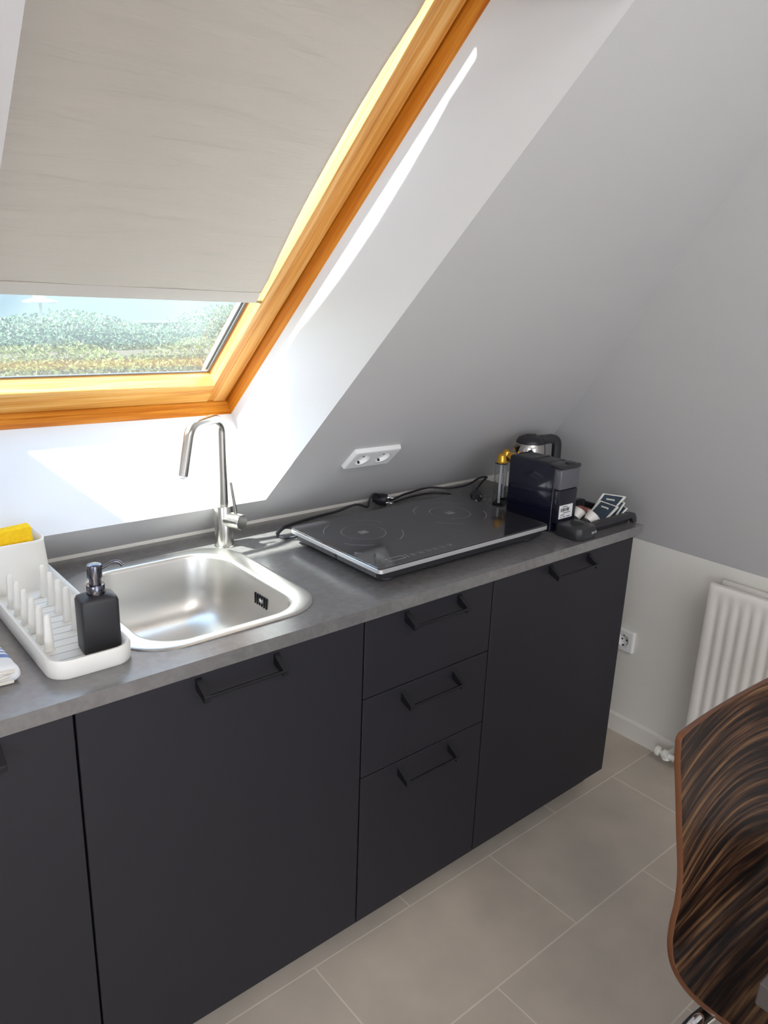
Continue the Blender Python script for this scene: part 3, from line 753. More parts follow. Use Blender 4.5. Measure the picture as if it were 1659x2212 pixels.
loft(bm, [rrect(hcx, hcy, hhx-.003, hhy-.003, .010, ZT+.0300, 5), rrect(hcx, hcy, hhx, hhy, .012, ZT+.0315, 5), rrect(hcx, hcy, hhx, hhy, .012, ZT+.0400, 5), rrect(hcx, hcy, hhx-.002, hhy-.002, .011, ZT+.0418, 5)])
finish('edge_trim', bm, M['alu'], hb, angle=40)
bm = bmesh.new()
loft(bm, [rrect(hcx, hcy, hhx-.0008, hhy-.0008, .011, ZT+.0415, 5), rrect(hcx, hcy, hhx-.0004, hhy-.0004, .011, ZT+.0440, 5), rrect(hcx, hcy, hhx-.0012, hhy-.0012, .011, ZT+.0450, 5)])
finish('glass_top', bm, M['hobglass'], hb, angle=40)
for lx in (HX0+.05, HX1-.05):
    for ly in (HY0+.042, HY1-.042):
        bm = bmesh.new(); lathe(bm, [(.020, 0.0003), (.0215, .003), (.019, .0105)], (lx, ly, ZT), 20); finish('foot', bm, M['hobbody'], hb)
# printed markings
zm = ZT+.0450
def arc(bm, c, r, a0, a1, w, n=40):
    for i in range(n):
        p, q = a0+(a1-a0)*i/n, a0+(a1-a0)*(i+1)/n
        face(bm, [(c[0]+rr*math.cos(t), c[1]+rr*math.sin(t), zm+.0002) for rr, t in ((r-w/2, p), (r+w/2, p), (r+w/2, q), (r-w/2, q))])
def mark(name, bm, lab=None):
    o = finish(name, bm, M['hobmark'], hb, smooth=False)
    if lab: o['label'] = lab
for c in ((.224, .291), (.530, .291)):
    bm = bmesh.new(); arc(bm, c, .057, 0, 2*PI, .0012, 64); mark('zone_ring', bm, 'pale printed ring')
    bm = bmesh.new()
    for i in range(5): box(bm, (c[0]-.012+i*.005, c[1]-.010, zm), (c[0]-.0100+i*.005, c[1]+.010, zm+.0003))
    mark('zone_hatching', bm)
    for mid in (45, 135, 225, 315):
        bm = bmesh.new(); arc(bm, c, .101, math.radians(mid)-.38, math.radians(mid)+.38, .0015); mark('zone_arc', bm)
tx, ty = .114, .177
bm = bmesh.new()
for a, b in (((-.009, -.007), (.009, -.007)), ((.009, -.007), (0, .009)), ((0, .009), (-.009, -.007))):
    va, vb = Vector((tx+a[0], ty+a[1], zm+.0002)), Vector((tx+b[0], ty+b[1], zm+.0002)); n = (vb-va).cross(Vector((0, 0, 1))).normalized()*.0007
    face(bm, [va-n, vb-n, vb+n, va+n])
box(bm, (tx-.0006, ty-.003, zm), (tx+.0006, ty+.004, zm+.0003))
mark('warning_triangle', bm)
x0, x1, y0, y1 = .141, .190, .089, .107
bm = bmesh.new()
for lo, hi in (((x0, y0), (x1, y0+.001)), ((x0, y1-.001), (x1, y1)), ((x0, y0+.001), (x0+.001, y1-.001)), ((x1-.001, y0+.001), (x1, y1-.001))): box(bm, lo+(zm,), hi+(zm+.0003,))
bmesh.ops.remove_doubles(bm, verts=bm.verts, dist=1e-6)
mark('display_frame', bm)
for q in range(3):
    bm = bmesh.new(); box(bm, (.1975, .090+q*.007, zm), (.2015, .0925+q*.007, zm+.0003)); mark('indicator', bm)
for i, x in enumerate((.218, .242, .267, .288, .313, .338)):
    bm = bmesh.new(); arc(bm, (x, .0965), .0082 if i == 1 else .0068, 0, 2*PI, .0009, 24)
    box(bm, (x-.0035, .0960, zm), (x+.0035, .0970, zm+.0003))
    if i % 2: box(bm, (x-.0005, .0930, zm), (x+.0005, .1000, zm+.0003))
    mark('touch_key', bm)

# cables behind the hob
def plug(bm, c, d, up=Vector((0, 0, 1))):
    """round Schuko plug: body along d"""
    d = Vector(d).normalized()
    lathe(bm, [(.010, -.030), (.013, -.022), (.0175, -.010), (.0185, 0), (.0185, .012), (.017, .014)], c, 20, axis=d)
def cord(label, pts, r=.0035, pl=None):
    t = thing('power_cord', label, 'cable', tuple(pts[0]))
    bm = bmesh.new(); tube(bm, spline(pts, 8), r, 10); finish('cable', bm, M['cable'], t, angle=80)
    if pl:
        bm = bmesh.new(); plug(bm, Vector(pl[0]), pl[1]); finish('plug', bm, M['cable'], t, angle=50)
        bm = bmesh.new(); dv = Vector(pl[1]).normalized(); sd_ = dv.orthogonal().normalized()
        for s in (-1, 1):
            lathe(bm, [(.0024, .013), (.0024, .031), (.001, .033)], Vector(pl[0])+sd_*s*.0095, 10, axis=dv)
        finish('plug_pin', bm, M['chrome'], t)
    return t
zc = ZT+.0038
cord('black power cord looping out left of the hob to a plug behind it',
     [(.150, .441, zc+.012), (.118, .444, zc+.006), (.098, .466, zc), (.098, .492, zc), (.112, .517, zc), (.160, .548, zc), (.262, .570, zc), (.345, .572, zc+.004), (.405, .555, zc+.020), (.440, .545, zc+.010), (.452, .552, zc+.024), (.470, .556, zc+.040), (.492, .560, zc+.036), (.500, .562, zc+.026)], .0036, ((.515, .566, ZT+.0195), (.45, -.55, -.03)))
cord('black power cord along the wall ending in a plug beside the capsule holder',
     [(.548, .572, zc+.010), (.572, .583, zc+.003), (.640, .598, zc+.008), (.730, .590, zc+.016), (.800, .560, zc+.012), (.860, .540, zc+.020), (.905, .535, zc+.036), (.915, .510, zc+.044), (.875, .490, zc+.040), (.835, .475, zc+.026), (.806, .462, zc+.018)], .0034, ((.790, .436, ZT+.0195), (-.35, -.6, .0)))
cord('thin black power cord lying in front of the wall cable behind the hob',
     [(.560, .560, zc+.002), (.640, .578, zc+.002), (.720, .572, zc+.004), (.765, .535, zc+.004), (.760, .500, zc+.004), (.752, .470, zc+.002), (.745, .440, zc)], .0032)

# ------------------------------------------------------------------ coffee machine
CX0, CX1, CY0, CY1, CZ = .736, .822, .083, .268, 1.092
cm = thing('coffee_machine', 'narrow glossy black capsule coffee machine at the right end of the worktop', 'coffee machine', ((CX0+CX1)/2, .16, ZT))
ccx, ccy, chx, chy = (CX0+CX1)/2, (CY0+CY1)/2, (CX1-CX0)/2, (CY1-CY0)/2
bm = bmesh.new()
loft(bm, [rrect(ccx, ccy+.012, chx-.002, chy-.014, .008, ZT+.002, 4), rrect(ccx, ccy+.010, chx, chy-.010, .006, ZT+.006, 4), rrect(ccx, ccy+.010, chx, chy-.010, .006, CZ-.006, 4), rrect(ccx, ccy+.012, chx-.002, chy-.014, .009, CZ-.002, 4), rrect(ccx, ccy+.012, chx-.006, chy-.018, .008, CZ, 4)])
finish('body', bm, M['gloss_black'], cm, angle=40)
bm = bmesh.new(); box(bm, (CX0+.002, CY0+.001, ZT+.030), (CX1-.002, CY0+.026, ZT+.124), .004, 2)
finish('tank_base', bm, M['tankwater'], cm, angle=40)
bm = bmesh.new(); box(bm, (CX0+.001, CY0, ZT+.124), (CX1-.001, CY0+.026, CZ-.010), .006, 3)
o = finish('water_tank', bm, M['tank'], cm, angle=40); o['label'] = 'smoked translucent water tank'
bm = bmesh.new(); box(bm, (CX0, CY0-.001, CZ-.011), (CX1, CY0+.04, CZ+.0003), .003, 2); 
lathe(bm, [(.014, 0), (.0145, .003), (.012, .0045), (.001, .0046)], (ccx+.012, CY0+.014, CZ), 20)
finish('tank_lid', bm, M['satin_black'], cm, angle=40)
bm = bmesh.new(); box(bm, (CX0+.008, CY0+.05, CZ-.002), (CX1-.008, CY1-.018, CZ+.0012), .001, 2); box(bm, (CX0+.014, CY0+.10, CZ+.001), (CX1-.010, CY0+.108, CZ+.0032), .001, 1)
finish('capsule_lever', bm, M['satin_black'], cm, angle=40)
bm = bmesh.new(); px, hwp = (CX0+CX1)/2-.003, .043
loft(bm, [rrect(px, .046, hwp-.002, .044, .020, ZT+.0004), rrect(px, .046, hwp, .046, .022, ZT+.004), rrect(px, .046, hwp, .046, .022, ZT+.030), rrect(px, .046, hwp-.003, .043, .020, ZT+.0345), rrect(px, .046, hwp-.012, .034, .014, ZT+.0355)])
finish('drip_tray', bm, M['satin_black'], cm, angle=40)
bm = bmesh.new(); lathe(bm, [(.020, 0), (.019, .0008), (.016, -.001)], (px, .045, ZT+.0356), 24)
finish('drip_grid', bm, M['dark_slot'], cm)
# sticker on the tank base with bar code
bm = bmesh.new(); box(bm, (CX0+.008, CY0-.0008, ZT+.043), (CX0+.066, CY0+.0012, ZT+.081), .0003, 1)
lb = finish('sticker', bm, M['label'], cm, smooth=False); lb['label'] = 'white barcode sticker'
def text(body, size, mtx, m, parent, name='lettering', ext=.0003):
    cu = bpy.data.curves.new(name, 'FONT'); cu.body = body; cu.size = size; cu.extrude = ext; cu.align_x = 'CENTER'; cu.align_y = 'CENTER'
    o = bpy.data.objects.new(name, cu); COL.objects.link(o)
    dg = bpy.context.evaluated_depsgraph_get(); me = bpy.data.meshes.new_from_object(o.evaluated_get(dg))
    bpy.data.objects.remove(o); bpy.data.curves.remove(cu)
    me.transform(mtx); me.materials.clear(); me.materials.append(m)
    o = bpy.data.objects.new(name, me); COL.objects.link(o); o.parent = parent; o.matrix_parent_inverse = chain(parent).inverted()
    return o
bm = bmesh.new(); random.seed(3); x = CX0+.013
while x < CX0+.050:
    w = random.choice((.0006, .001, .0016)); box(bm, (x, CY0-.0011, ZT+.063), (x+w, CY0-.0007, ZT+.0725)); x += w+random.choice((.0006, .001, .0014))
for (za, xa, xb) in ((.0765, .020, .042), (.059, .024, .056), (.0535, .014, .030), (.0475, .013, .018), (.0475, .024, .036), (.0475, .041, .058)):
    box(bm, (CX0+xa, CY0-.0011, ZT+za-.0009), (CX0+xb, CY0-.0007, ZT+za+.0009))
finish('barcode', bm, M['ink'], lb, smooth=False)
RX90 = Matrix.Rotation(PI/2, 4, 'X')
text('KRUPS', .0085, Matrix.Translation((px+.022, .0010, ZT+.0185)) @ Matrix.Rotation(math.radians(6), 4, 'Z') @ RX90, M['silver_print'], cm, 'lettering', .0012)

# ------------------------------------------------------------------ capsule holder and capsules
ch = thing('capsule_holder', 'clear plastic twin tube holder topped by gold capsules beside the coffee machine', 'capsule holder', (.835, .375, ZT))
TC = ((.826, .374), (.884, .407))
for (x, y) in TC:
    bm = bmesh.new()
    lathe(bm, [(.0186, .004), (.0186, .132), (.0174, .132), (.0174, .006)], (x, y, ZT), 28, cap0=True, cap1=True)
    finish('tube', bm, M['clear'], ch, angle=50)
    bm = bmesh.new(); lathe(bm, [(.004, .007), (.004, .128)], (x, y, ZT), 14); finish('rod', bm, M['rod'], ch)
    bm = bmesh.new(); lathe(bm, [(.0174, .1322), (.0192, .1322), (.0195, .134), (.0190, .1355), (.001, .1355)], (x, y, ZT), 28); finish('top_ring', bm, M['satin_black'], ch)
bm = bmesh.new(); loft(bm, [[Vector((c[0]+.019*math.cos(a), c[1]+.019*math.sin(a), z)) for c, a in [(TC[0], 2.07+PI*i/14) for i in range(15)]+[(TC[1], 2.07+PI+PI*i/14) for i in range(15)]] for z in (ZT+.0003, ZT+.004)])
finish('base', bm, M['satin_black'], ch, angle=40)
def capsule():
    bm = bmesh.new(); lathe(bm, [(.0005, .0), (.0165, .0002), (.0182, .0006), (.0182, .0016), (.0155, .0028), (.0142, .0045), (.0125, .0210), (.0108, .0245), (.0070, .0275), (.0066, .0268), (.0005, .0268)], (0, 0, 0), 28)
    return finish('coffee_capsule', bm, M['gold'], angle=40)
GRP = 'gold coffee capsules beside the coffee machine'
c0 = capsule(); tag(c0, 'gold coffee capsule standing upside down on the left clear tube', 'coffee capsule', GRP); c0.location = (TC[0][0], TC[0][1], ZT+.1356)
c1 = c0.copy(); COL.objects.link(c1); tag(c1, 'gold coffee capsule standing on the rear tube in front of the kettle', 'coffee capsule', GRP); c1.location = (TC[1][0], TC[1][1], ZT+.1356)
c2 = c0.copy(); COL.objects.link(c2); tag(c2, 'tilted gold coffee capsule touching the corner of the coffee machine', 'coffee capsule', GRP)
c2.location = (.8625, .378, ZT+.1375); c2.rotation_euler = (math.radians(8), math.radians(48), math.radians(0))

# ------------------------------------------------------------------ kettle
KX, KY = .951, .370
kt = thing('kettle', 'small polished steel electric kettle with black lid and handle in the corner', 'kettle', (KX, KY, ZT))
bm = bmesh.new(); lathe(bm, [(.058, .0003), (.060, .004), (.060, .014), (.056, .017)], (KX, KY, ZT), 36); finish('base', bm, M['satin_black'], kt)
bm = bmesh.new(); lathe(bm, [(.055, .0175), (.057, .022), (.056, .060), (.052, .110), (.0475, .155), (.0455, .172), (.0445, .1735)], (KX, KY, ZT), 44)
finish('body', bm, M['ketsteel'], kt, angle=50)
bm = bmesh.new(); lathe(bm, [(.0452, .1725), (.0448, .178), (.038, .188), (.024, .1945), (.010, .1962), (.0005, .1962)], (KX, KY, ZT), 40)
vs = box(bm, (-.015, -.0035, 0), (.015, .0035, .004), .002, 2); xform(vs, Matrix.Translation((KX, KY, ZT+.1955)) @ Matrix.Rotation(math.radians(-40), 4, 'Z'))
finish('lid', bm, M['satin_black'], kt, angle=45)
bm = bmesh.new(); sdv = Vector((-.93, .36, 0)).normalized(); pv = Vector((-sdv.y, sdv.x, 0)); c = Vector((KX, KY, ZT))
loft(bm, [[c+sdv*.034+pv*s*.020+Vector((0, 0, z)) for s, z in ((-1, .170), (1, .170), (.55, .128), (-.55, .128))], [c+sdv*.062+pv*s*.011+Vector((0, 0, z)) for s, z in ((-1, .1715), (1, .1715), (.4, .160), (-.4, .160))]])
finish('spout', bm, M['ketsteel'], kt, angle=40)
bm = bmesh.new(); hd = Vector((.94, -.34, 0)).normalized(); hp = Vector((-hd.y, hd.x, 0))
pth = fillet([c+hd*.030+Vector((0, 0, .180)), c+hd*.096+Vector((0, 0, .184)), c+hd*.100+Vector((0, 0, .050)), c+hd*.050+Vector((0, 0, .040))], .022, 6)
loops = []
for i, p in enumerate(pth):
    t = (pth[min(i+1, len(pth)-1)]-pth[max(i-1, 0)]).normalized(); nrm = t.cross(hp).normalized(); e = .013 if i < 12 else .010
    loops.append([p+hp*.0105*sx_+nrm*e*sz for sx_, sz in ((-.7, -1), (.7, -1), (1, -.6), (1, .6), (.7, 1), (-.7, 1), (-1, .6), (-1, -.6))])
loft(bm, loops); finish('handle', bm, M['satin_black'], kt, angle=50)
kt.scale = (1, 1, 1.07)

# ------------------------------------------------------------------ tray with drinks sachets
TX0, TX1, TY0, TY1 = .830, 1.024, .022, .212
ty = thing('serving_tray', 'black rectangular tray with slotted end handles holding tea sachets and creamers', 'tray', ((TX0+TX1)/2, .11, ZT))
tcx, tcy, thx, thy = (TX0+TX1)/2, (TY0+TY1)/2, (TX1-TX0)/2, (TY1-TY0)/2
bm = bmesh.new()
loft(bm, [rrect(tcx, tcy, thx-.006, thy-.012, .008, ZT+.0004, 4), rrect(tcx, tcy, thx-.004, thy-.010, .009, ZT+.004, 4), rrect(tcx, tcy, thx-.001, thy-.010, .010, ZT+.026, 4), rrect(tcx, tcy, thx-.003, thy-.012, .009, ZT+.0275, 4), rrect(tcx, tcy, thx-.007, thy-.015, .008, ZT+.026, 4), rrect(tcx, tcy, thx-.009, thy-.017, .008, ZT+.006, 4)])
finish('basin', bm, M['tray'], ty, angle=40)
for (yy, s) in ((TY0+.010, -1), (TY1-.010, 1)):
    bm = bmesh.new(); e = .006
    prof = lambda dx, z: (tcx+dx, z)
    top = ZT+.033
    # arched bar with splayed legs, one closed outline extruded in y
    outl = [(-thx-.018, ZT+.0004), (-thx-.001, ZT+.0004), (-thx+.010, ZT+.017), (thx-.010, ZT+.017), (thx+.001, ZT+.0004), (thx+.018, ZT+.0004), (thx+.012, ZT+.018), (thx+.002, ZT+.030), (thx-.010, top), (-thx+.008, top), (-thx-.004, ZT+.029), (-thx-.012, ZT+.018)]
    loft(bm, [[(tcx+a, yy+s*o_, z) for a, z in outl] for o_ in (-.004, .010)])
    finish('handle', bm, M['tray'], ty, angle=30)

def sachet(label, quad, m, edge, group, mark=True):
    """flat filled paper sachet: quad = bottom-back, bottom-front, top-front, top-back"""
    q = [Vector(p) for p in quad]; n = (q[1]-q[0]).cross(q[3]-q[0]).normalized()
    if n.x > 0: n = -n
    t = thing('tea_sachet', label, 'tea sachet', tuple(q[0]), group)
    bm = bmesh.new(); nu, nv = 8, 8; R = []
    for sgn in (1, -1):
        rows = []
        for j in range(nv+1):
            rows.append([bm.verts.new(q[0].lerp(q[1], i/nu).lerp(q[3].lerp(q[2], i/nu), j/nv)+n*sgn*(.0004+.0034*math.sin(PI*i/nu)*math.sin(PI*j/nv)+.0006*math.sin(i*2.3+j*1.1)*math.sin(PI*i/nu))) for i in range(nu+1)])
        for j in range(nv):
            for i in range(nu): bm.faces.new((rows[j][i], rows[j][i+1], rows[j+1][i+1], rows[j+1][i]))
        R.append(rows)
    finish('wrapper', bm, m, t, angle=60)
    if edge:
        for s0, s1 in ((0.0, .10), (.90, 1.0)):
            bm = bmesh.new()
            a = [q[0].lerp(q[1], s0), q[0].lerp(q[1], s1), q[3].lerp(q[2], s1), q[3].lerp(q[2], s0)]
            ex = (q[1]-q[0]).normalized()*.002*(1 if s0 > .5 else -1)
            loft(bm, [[p+n*.0016+ex for p in a], [p-n*.0012+ex for p in a]])
            finish('sealed_edge', bm, M['paper'], t, smooth=False)
        bm = bmesh.new(); a = [q[0].lerp(q[3], .965), q[1].lerp(q[2], .965), q[2].lerp(q[1], -.01), q[3].lerp(q[0], -.01)]
        loft(bm, [[p+n*.0014 for p in a], [p-n*.0010 for p in a]])
        finish('top_edge', bm, M['paper'], t, smooth=False)
        # small script mark near the top
        bm = bmesh.new(); pts = []
        for i in range(22):
            s = .30+.40*i/21; h = .74+.045*math.sin(i*1.5)
            pts.append(q[0].lerp(q[1], s).lerp(q[3].lerp(q[2], s), h)+n*(.0008+.0036*math.sin(PI*s)*math.sin(PI*h)))
        tube(bm, pts, .0010, 6); finish('printed_mark', bm, M['paper'], t)
    return t
G2 = 'tea sachets leaning in the tray'
sachet('dark teal tea sachet with white edges at the front of the tray beside the creamers', [(.918, .116, .9085), (.912, .052, .9085), (.972, .046, .950), (.984, .116, .950)], M['tea'], True, G2)
sachet('dark teal tea sachet standing highest at the back of the tray', [(.962, .128, .917), (.962, .066, .917), (1.030, .062, .968), (1.004, .120, .968)], M['tea'], True, G2)
sachet('tea sachet seen edge-on just right of the highest one', [(.972, .088, .912), (.957, .048, .912), (1.010, .050, .956), (1.022, .092, .956)], M['tea'], True, G2)
sachet('tea sachet seen edge-on at the far right of the tray', [(.990, .082, .908), (.962, .044, .908), (1.004, .036, .944), (1.026, .078, .944)], M['tea'], True, G2)
G3 = 'red paper sachets lying in the tray'
for lab, quad, mm in (('brick red paper sachet lying behind the creamers in the tray', [(.905, .185, .913), (.905, .135, .913), (.970, .128, .922), (.975, .180, .922)], M['redpaper']),
                      ('pale pink paper sachet lying left of the red one in the tray', [(.862, .178, .909), (.862, .135, .909), (.915, .128, .915), (.918, .172, .915)], M['pinkpaper'])):
    o = sachet(lab, quad, mm, False, G3); o.name = 'sugar_sachet'; o['category'] = 'sachet'
def creamer(label, loc, ax):
    t = thing('creamer_cup', label, 'creamer', loc, 'creamer cups in the tray')
    a = Vector(ax).normalized()
    bm = bmesh.new(); lathe(bm, [(.0115, 0), (.0125, .002), (.0165, .019), (.0178, .0205)], loc, 24, axis=a); finish('cup', bm, M['milk'], t, angle=50)
    bm = bmesh.new(); lathe(bm, [(.0195, .0205), (.0198, .0212), (.016, .0215), (.012, .0225), (.0005, .0222)], loc, 24, axis=a); finish('foil_lid', bm, M['foil'], t)
    t.scale = (1.15, 1.15, 1.15)
    return t
creamer('white creamer cup lying at the front left of the tray', (.850, .060, .925), (.62, -.15, .55))
creamer('white creamer cup lying behind the other one against the coffee machine', (.846, .102, .926), (.60, -.05, .60))

# ------------------------------------------------------------------ electrical sockets
def socket_face(bm_plate, bm_well, bm_hole, mtx, cx_, cy_):
    vs = lathe(bm_well, [(.0265, .0130), (.0225, .0130), (.0208, .0035), (.0195, .0025), (.0005, .0025)], (cx_, cy_, 0), 32, cap0=False, cap1=True); xform(vs, mtx)
    for s in (-1, 1):
        vs = lathe(bm_hole, [(.0034, .0023), (.0034, .0030), (.0005, .0031)], (cx_+s*.0095, cy_, 0), 12); xform(vs, mtx)
        vs = box(bm_hole, (cx_-.0025, cy_+s*.0205-.0028, .004), (cx_+.0025, cy_+s*.0205+.0028, .0105)); xform(vs, mtx)
def socket(name, label, mtx, n):
    t = thing(name, label, 'socket', mtx.translation)
    w = .0405*n
    bp_ = bmesh.new()
    cs = [(-.0355+.071*i if n == 2 else 0, 0) for i in range(n)]
    # plate outline with round wells left open
    vs = loft(bp_, [rrect(0, 0, w-.0005, .0405, .004, .0006, 3), rrect(0, 0, w, .0405, .004, .002, 3), rrect(0, 0, w-.002, .0385, .004, .0122, 3), rrect(0, 0, w-.005, .0355, .003, .0135, 3)], True, False)
    es = []
    L = [bp_.verts.new(p) for p in rrect(0, 0, w-.005, .0355, .003, .0135, 3)]; es += [bp_.edges.new((L[i], L[(i+1) % len(L)])) for i in range(len(L))]
    for c_ in cs:
        L = [bp_.verts.new(p) for p in circle((c_[0], c_[1], .0135), .0265, 32)]; es += [bp_.edges.new((L[i], L[(i+1) % 32])) for i in range(32)]
    bmesh.ops.triangle_fill(bp_, use_beauty=True, edges=es, normal=Vector((0, 0, 1)))
    xform(bp_.verts, mtx)
    finish('plate', bp_, M['white_plastic'], t, angle=35)
    for c_ in cs:
        bw, bh = bmesh.new(), bmesh.new(); socket_face(None, bw, bh, mtx, *c_)
        w_ = finish('well', bw, M['white_plastic'], t, angle=50); finish('contacts', bh, M['dark_slot'], w_, smooth=False)
    return t
# double socket on the back slope: local x = wall x, local y = up slope, local z = into room
pc = SL(.350, .281)
m_s = Matrix(((1, 0, 0, pc.x), (0, UPV.y, -OUT.y, pc.y), (0, UPV.z, -OUT.z, pc.z), (0, 0, 0, 1)))
socket('double_socket', 'white double power socket on the sloping wall above the hob', m_s @ Matrix.Rotation(math.radians(-2), 4, 'Z'), 2)
m_r = Matrix(((0, 0, -1, XW), (-1, 0, 0, .187), (0, 1, 0, .362), (0, 0, 0, 1)))
socket('wall_socket', 'white single power socket low on the right wall beside the last cabinet', m_r, 1)

# ------------------------------------------------------------------ radiator
rd = thing('radiator', 'white ribbed panel radiator on the low right wall behind the chair', 'radiator', (1.30, -.65, 0.085))
RYa, RYb, RZ0, RZ1 = -.125, -1.25, .085, .704
bm = bmesh.new(); xf = 1.252; ny = 168; zs_ = [RZ0, RZ0+.004, RZ0+.03, RZ0+.055, RZ0+.30, RZ1-.075, RZ1-.045, RZ1-.022, RZ1-.004, RZ1]
grid = []
for iz, z in enumerate(zs_):
    amp = 0.0 if iz <= 2 or iz >= 7 else (0.35 if iz == 6 else 1.0)
    row = []
    for i in range(ny+1):
        y = RYa+(RYb-RYa)*i/ny; d = (y-RYa)/-0.0333; f = d-math.floor(d)
        on = 1.0 if .6 < d < 33.3 else 0.0
        # broad convex ribs with a narrow valley between them
        hgt = (max(0.0, math.sin(PI*min(1, max(0, (f-.12)/.76))))**0.6)
        x = xf+0.0055*amp*on*(1-hgt)+(.003 if iz in (0, len(zs_)-1) else 0)+(.003 if i in (0, ny) else 0)
        row.append(bm.verts.new((x, y, z)))
    grid.append(row)
for a, b in zip(grid, grid[1:]):
    for i in range(ny): bm.faces.new((a[i], a[i+1], b[i+1], b[i]))
bd = [e for e in bm.edges if e.is_boundary]
r = bmesh.ops.extrude_edge_only(bm, edges=bd)
for v in [g_ for g_ in r['geom'] if isinstance(g_, bmesh.types.BMVert)]: v.co.x = xf+.019
finish('front_panel', bm, M['radiator'], rd, angle=50)
bm = bmesh.new(); box(bm, (1.308, RYb, RZ0+.002), (1.322, RYa-.012, RZ1+.002), .004, 2); finish('back_panel', bm, M['radiator'], rd, angle=40)
bm = bmesh.new()
for i in range(44):
    y = RYa-.035-i*.0245; box(bm, (1.270, y-.0007, RZ0+.05), (1.309, y+.0007, RZ1-.012))
finish('convector_fins', bm, M['radiator'], rd, smooth=False)
for y in (-.30, -1.10):
    bm = bmesh.new(); box(bm, (1.320, y-.02, .30), (XW-.0015, y+.02, .62)); finish('bracket', bm, M['radiator'], rd, smooth=False)
bm = bmesh.new()
lathe(bm, [(.0105, 0), (.0105, .050)], (1.289, -.070, .047), 16, axis=Vector((0, -1, 0)))
lathe(bm, [(.016, 0), (.016, .018)], (1.289, -.068, .047), 16, axis=Vector((0, 1, 0)))
lathe(bm, [(.010, 0), (.010, .050)], (1.289, -.060, .047), 16, axis=Vector((1, 0, 0)))
lathe(bm, [(.014, 0), (.014, .016)], (1.289, -.060, .031), 16)
vl = finish('valve', bm, M['valve'], rd)
bm = bmesh.new(); lathe(bm, [(.0145, 0), (.0145, .014), (.012, .016)], (1.289, -.096, .047), 6, axis=Vector((0, -1, 0))); finish('union_nut', bm, M['brass'], vl, angle=20)
bm = bmesh.new(); lathe(bm, [(.007, 0), (.007, .014), (.0165, .016), (.0165, .026), (.014, .028)], (1.289, -.050, .047), 24, axis=Vector((0, 1, 0))); finish('valve_knob', bm, M['valve'], vl)
bm = bmesh.new(); tube(bm, fillet([(1.289, -.110, .047), (1.289, -.150, .047), (1.289, -.150, .100)], .02, 5), .009, 14); finish('connecting_pipe', bm, M['valve'], rd)
bm = bmesh.new(); box(bm, (1.258, RYa-.001, RZ0-.012), (1.330, RYa-.012, RZ0+.004), .003, 2); finish('end_cap', bm, M['radiator'], rd, angle=40)

# ------------------------------------------------------------------ chair
chx_ = .385
cr = thing('shell_chair', 'dark striped zebrano wood shell chair pushed up to the table', 'chair', (chx_, -.82, 0))
prof = [(-.6185, .848, .200), (-.619, .845, .2065), (-.620, .838, .2105), (-.625, .80, .212), (-.633, .755, .211), (-.647, .671, .209), (-.660, .600, .209), (-.6655, .545, .212), (-.6660, .500, .218), (-.672, .463, .226),
        (-.690, .437, .237), (-.720, .424, .246), (-.760, .424, .254), (-.820, .431, .260), (-.90, .439, .258), (-.98, .440, .250), (-1.03, .430, .238), (-1.055, .414, .222)]
PR = spline([Vector(p) for p in prof], 4)
bm = bmesh.new(); uvl = bm.loops.layers.uv.new('UVMap'); nt_ = 28
rows = []; acc = 0; prev = None; uvd = {}
for j, p in enumerate(PR):
    y, z, hw = p
    if prev is not None: acc += math.hypot(y-prev[0], z-prev[1])
    prev = p; row = []
    bk = max(0, min(1, (z-.47)/.12)) if y > -.70 else 0.0
    for i in range(nt_+1):
        t = -1+2*i/nt_; c_ = 1-t*t
        yy = y+.016*c_*bk-.03*(t+1)*hw*bk; zz = z-.012*c_*(1-bk)
        if z > .70: zz -= .008*c_*(z-.70)/.15
        v = bm.verts.new((chx_+t*hw, yy, zz)); uvd[v] = (chx_+t*hw, acc+.030*c_*bk+.01*math.sin(t*2+acc*5)); row.append(v)
    rows.append(row)
for a, b in zip(rows, rows[1:]):
    for i in range(nt_):
        f = bm.faces.new((a[i], a[i+1], b[i+1], b[i])); f.material_index = 0
bmesh.ops.recalc_face_normals(bm, faces=bm.faces)
for f in bm.faces:
    for l in f.loops: l[uvl].uv = uvd[l.vert]
me = bpy.data.meshes.new('shell'); bm.to_mesh(me); bm.free(); me.materials.append(M['zebra']); me.materials.append(M['ply_edge'])
for p_ in me.polygons: p_.use_smooth = True
so = bpy.data.objects.new('shell', me); COL.objects.link(so); so.parent = cr; so.matrix_parent_inverse = chain(cr).inverted()
sm = so.modifiers.new('ply', 'SOLIDIFY'); sm.thickness = .011; sm.offset = 0; sm.material_offset_rim = 1; sm.use_even_offset = True
bv = so.modifiers.new('edge', 'BEVEL'); bv.width = .002; bv.segments = 2; bv.limit_method = 'ANGLE'; bv.angle_limit = math.radians(50)
for sx_ in (-1, 1):
    for (ya, yb) in ((-.752, -.70), (-.955, -1.03)):
        bm = bmesh.new()
        tube(bm, fillet([(chx_+sx_*.11, ya-.02 if ya > -.9 else ya+.02, .396), (chx_+sx_*.305, ya, .398), (chx_+sx_*.330, yb, .006)], .050, 8), .0150, 18)
        lg = finish('leg', bm, M['chrome'], cr, angle=60)
        bm = bmesh.new(); lathe(bm, [(.018, .0003), (.019, .004), (.017, .022)], (chx_+sx_*.330, yb, 0), 16); finish('foot_cap', bm, M['rubber'], lg)
        bm = bmesh.new(); lathe(bm, [(.032, 0), (.036, .008), (.034, .018), (.022, .023), (.001, .024)], (chx_+sx_*.272, ya-.038, .368), 20)
        finish('stacking_buffer', bm, M['rubber'], cr)
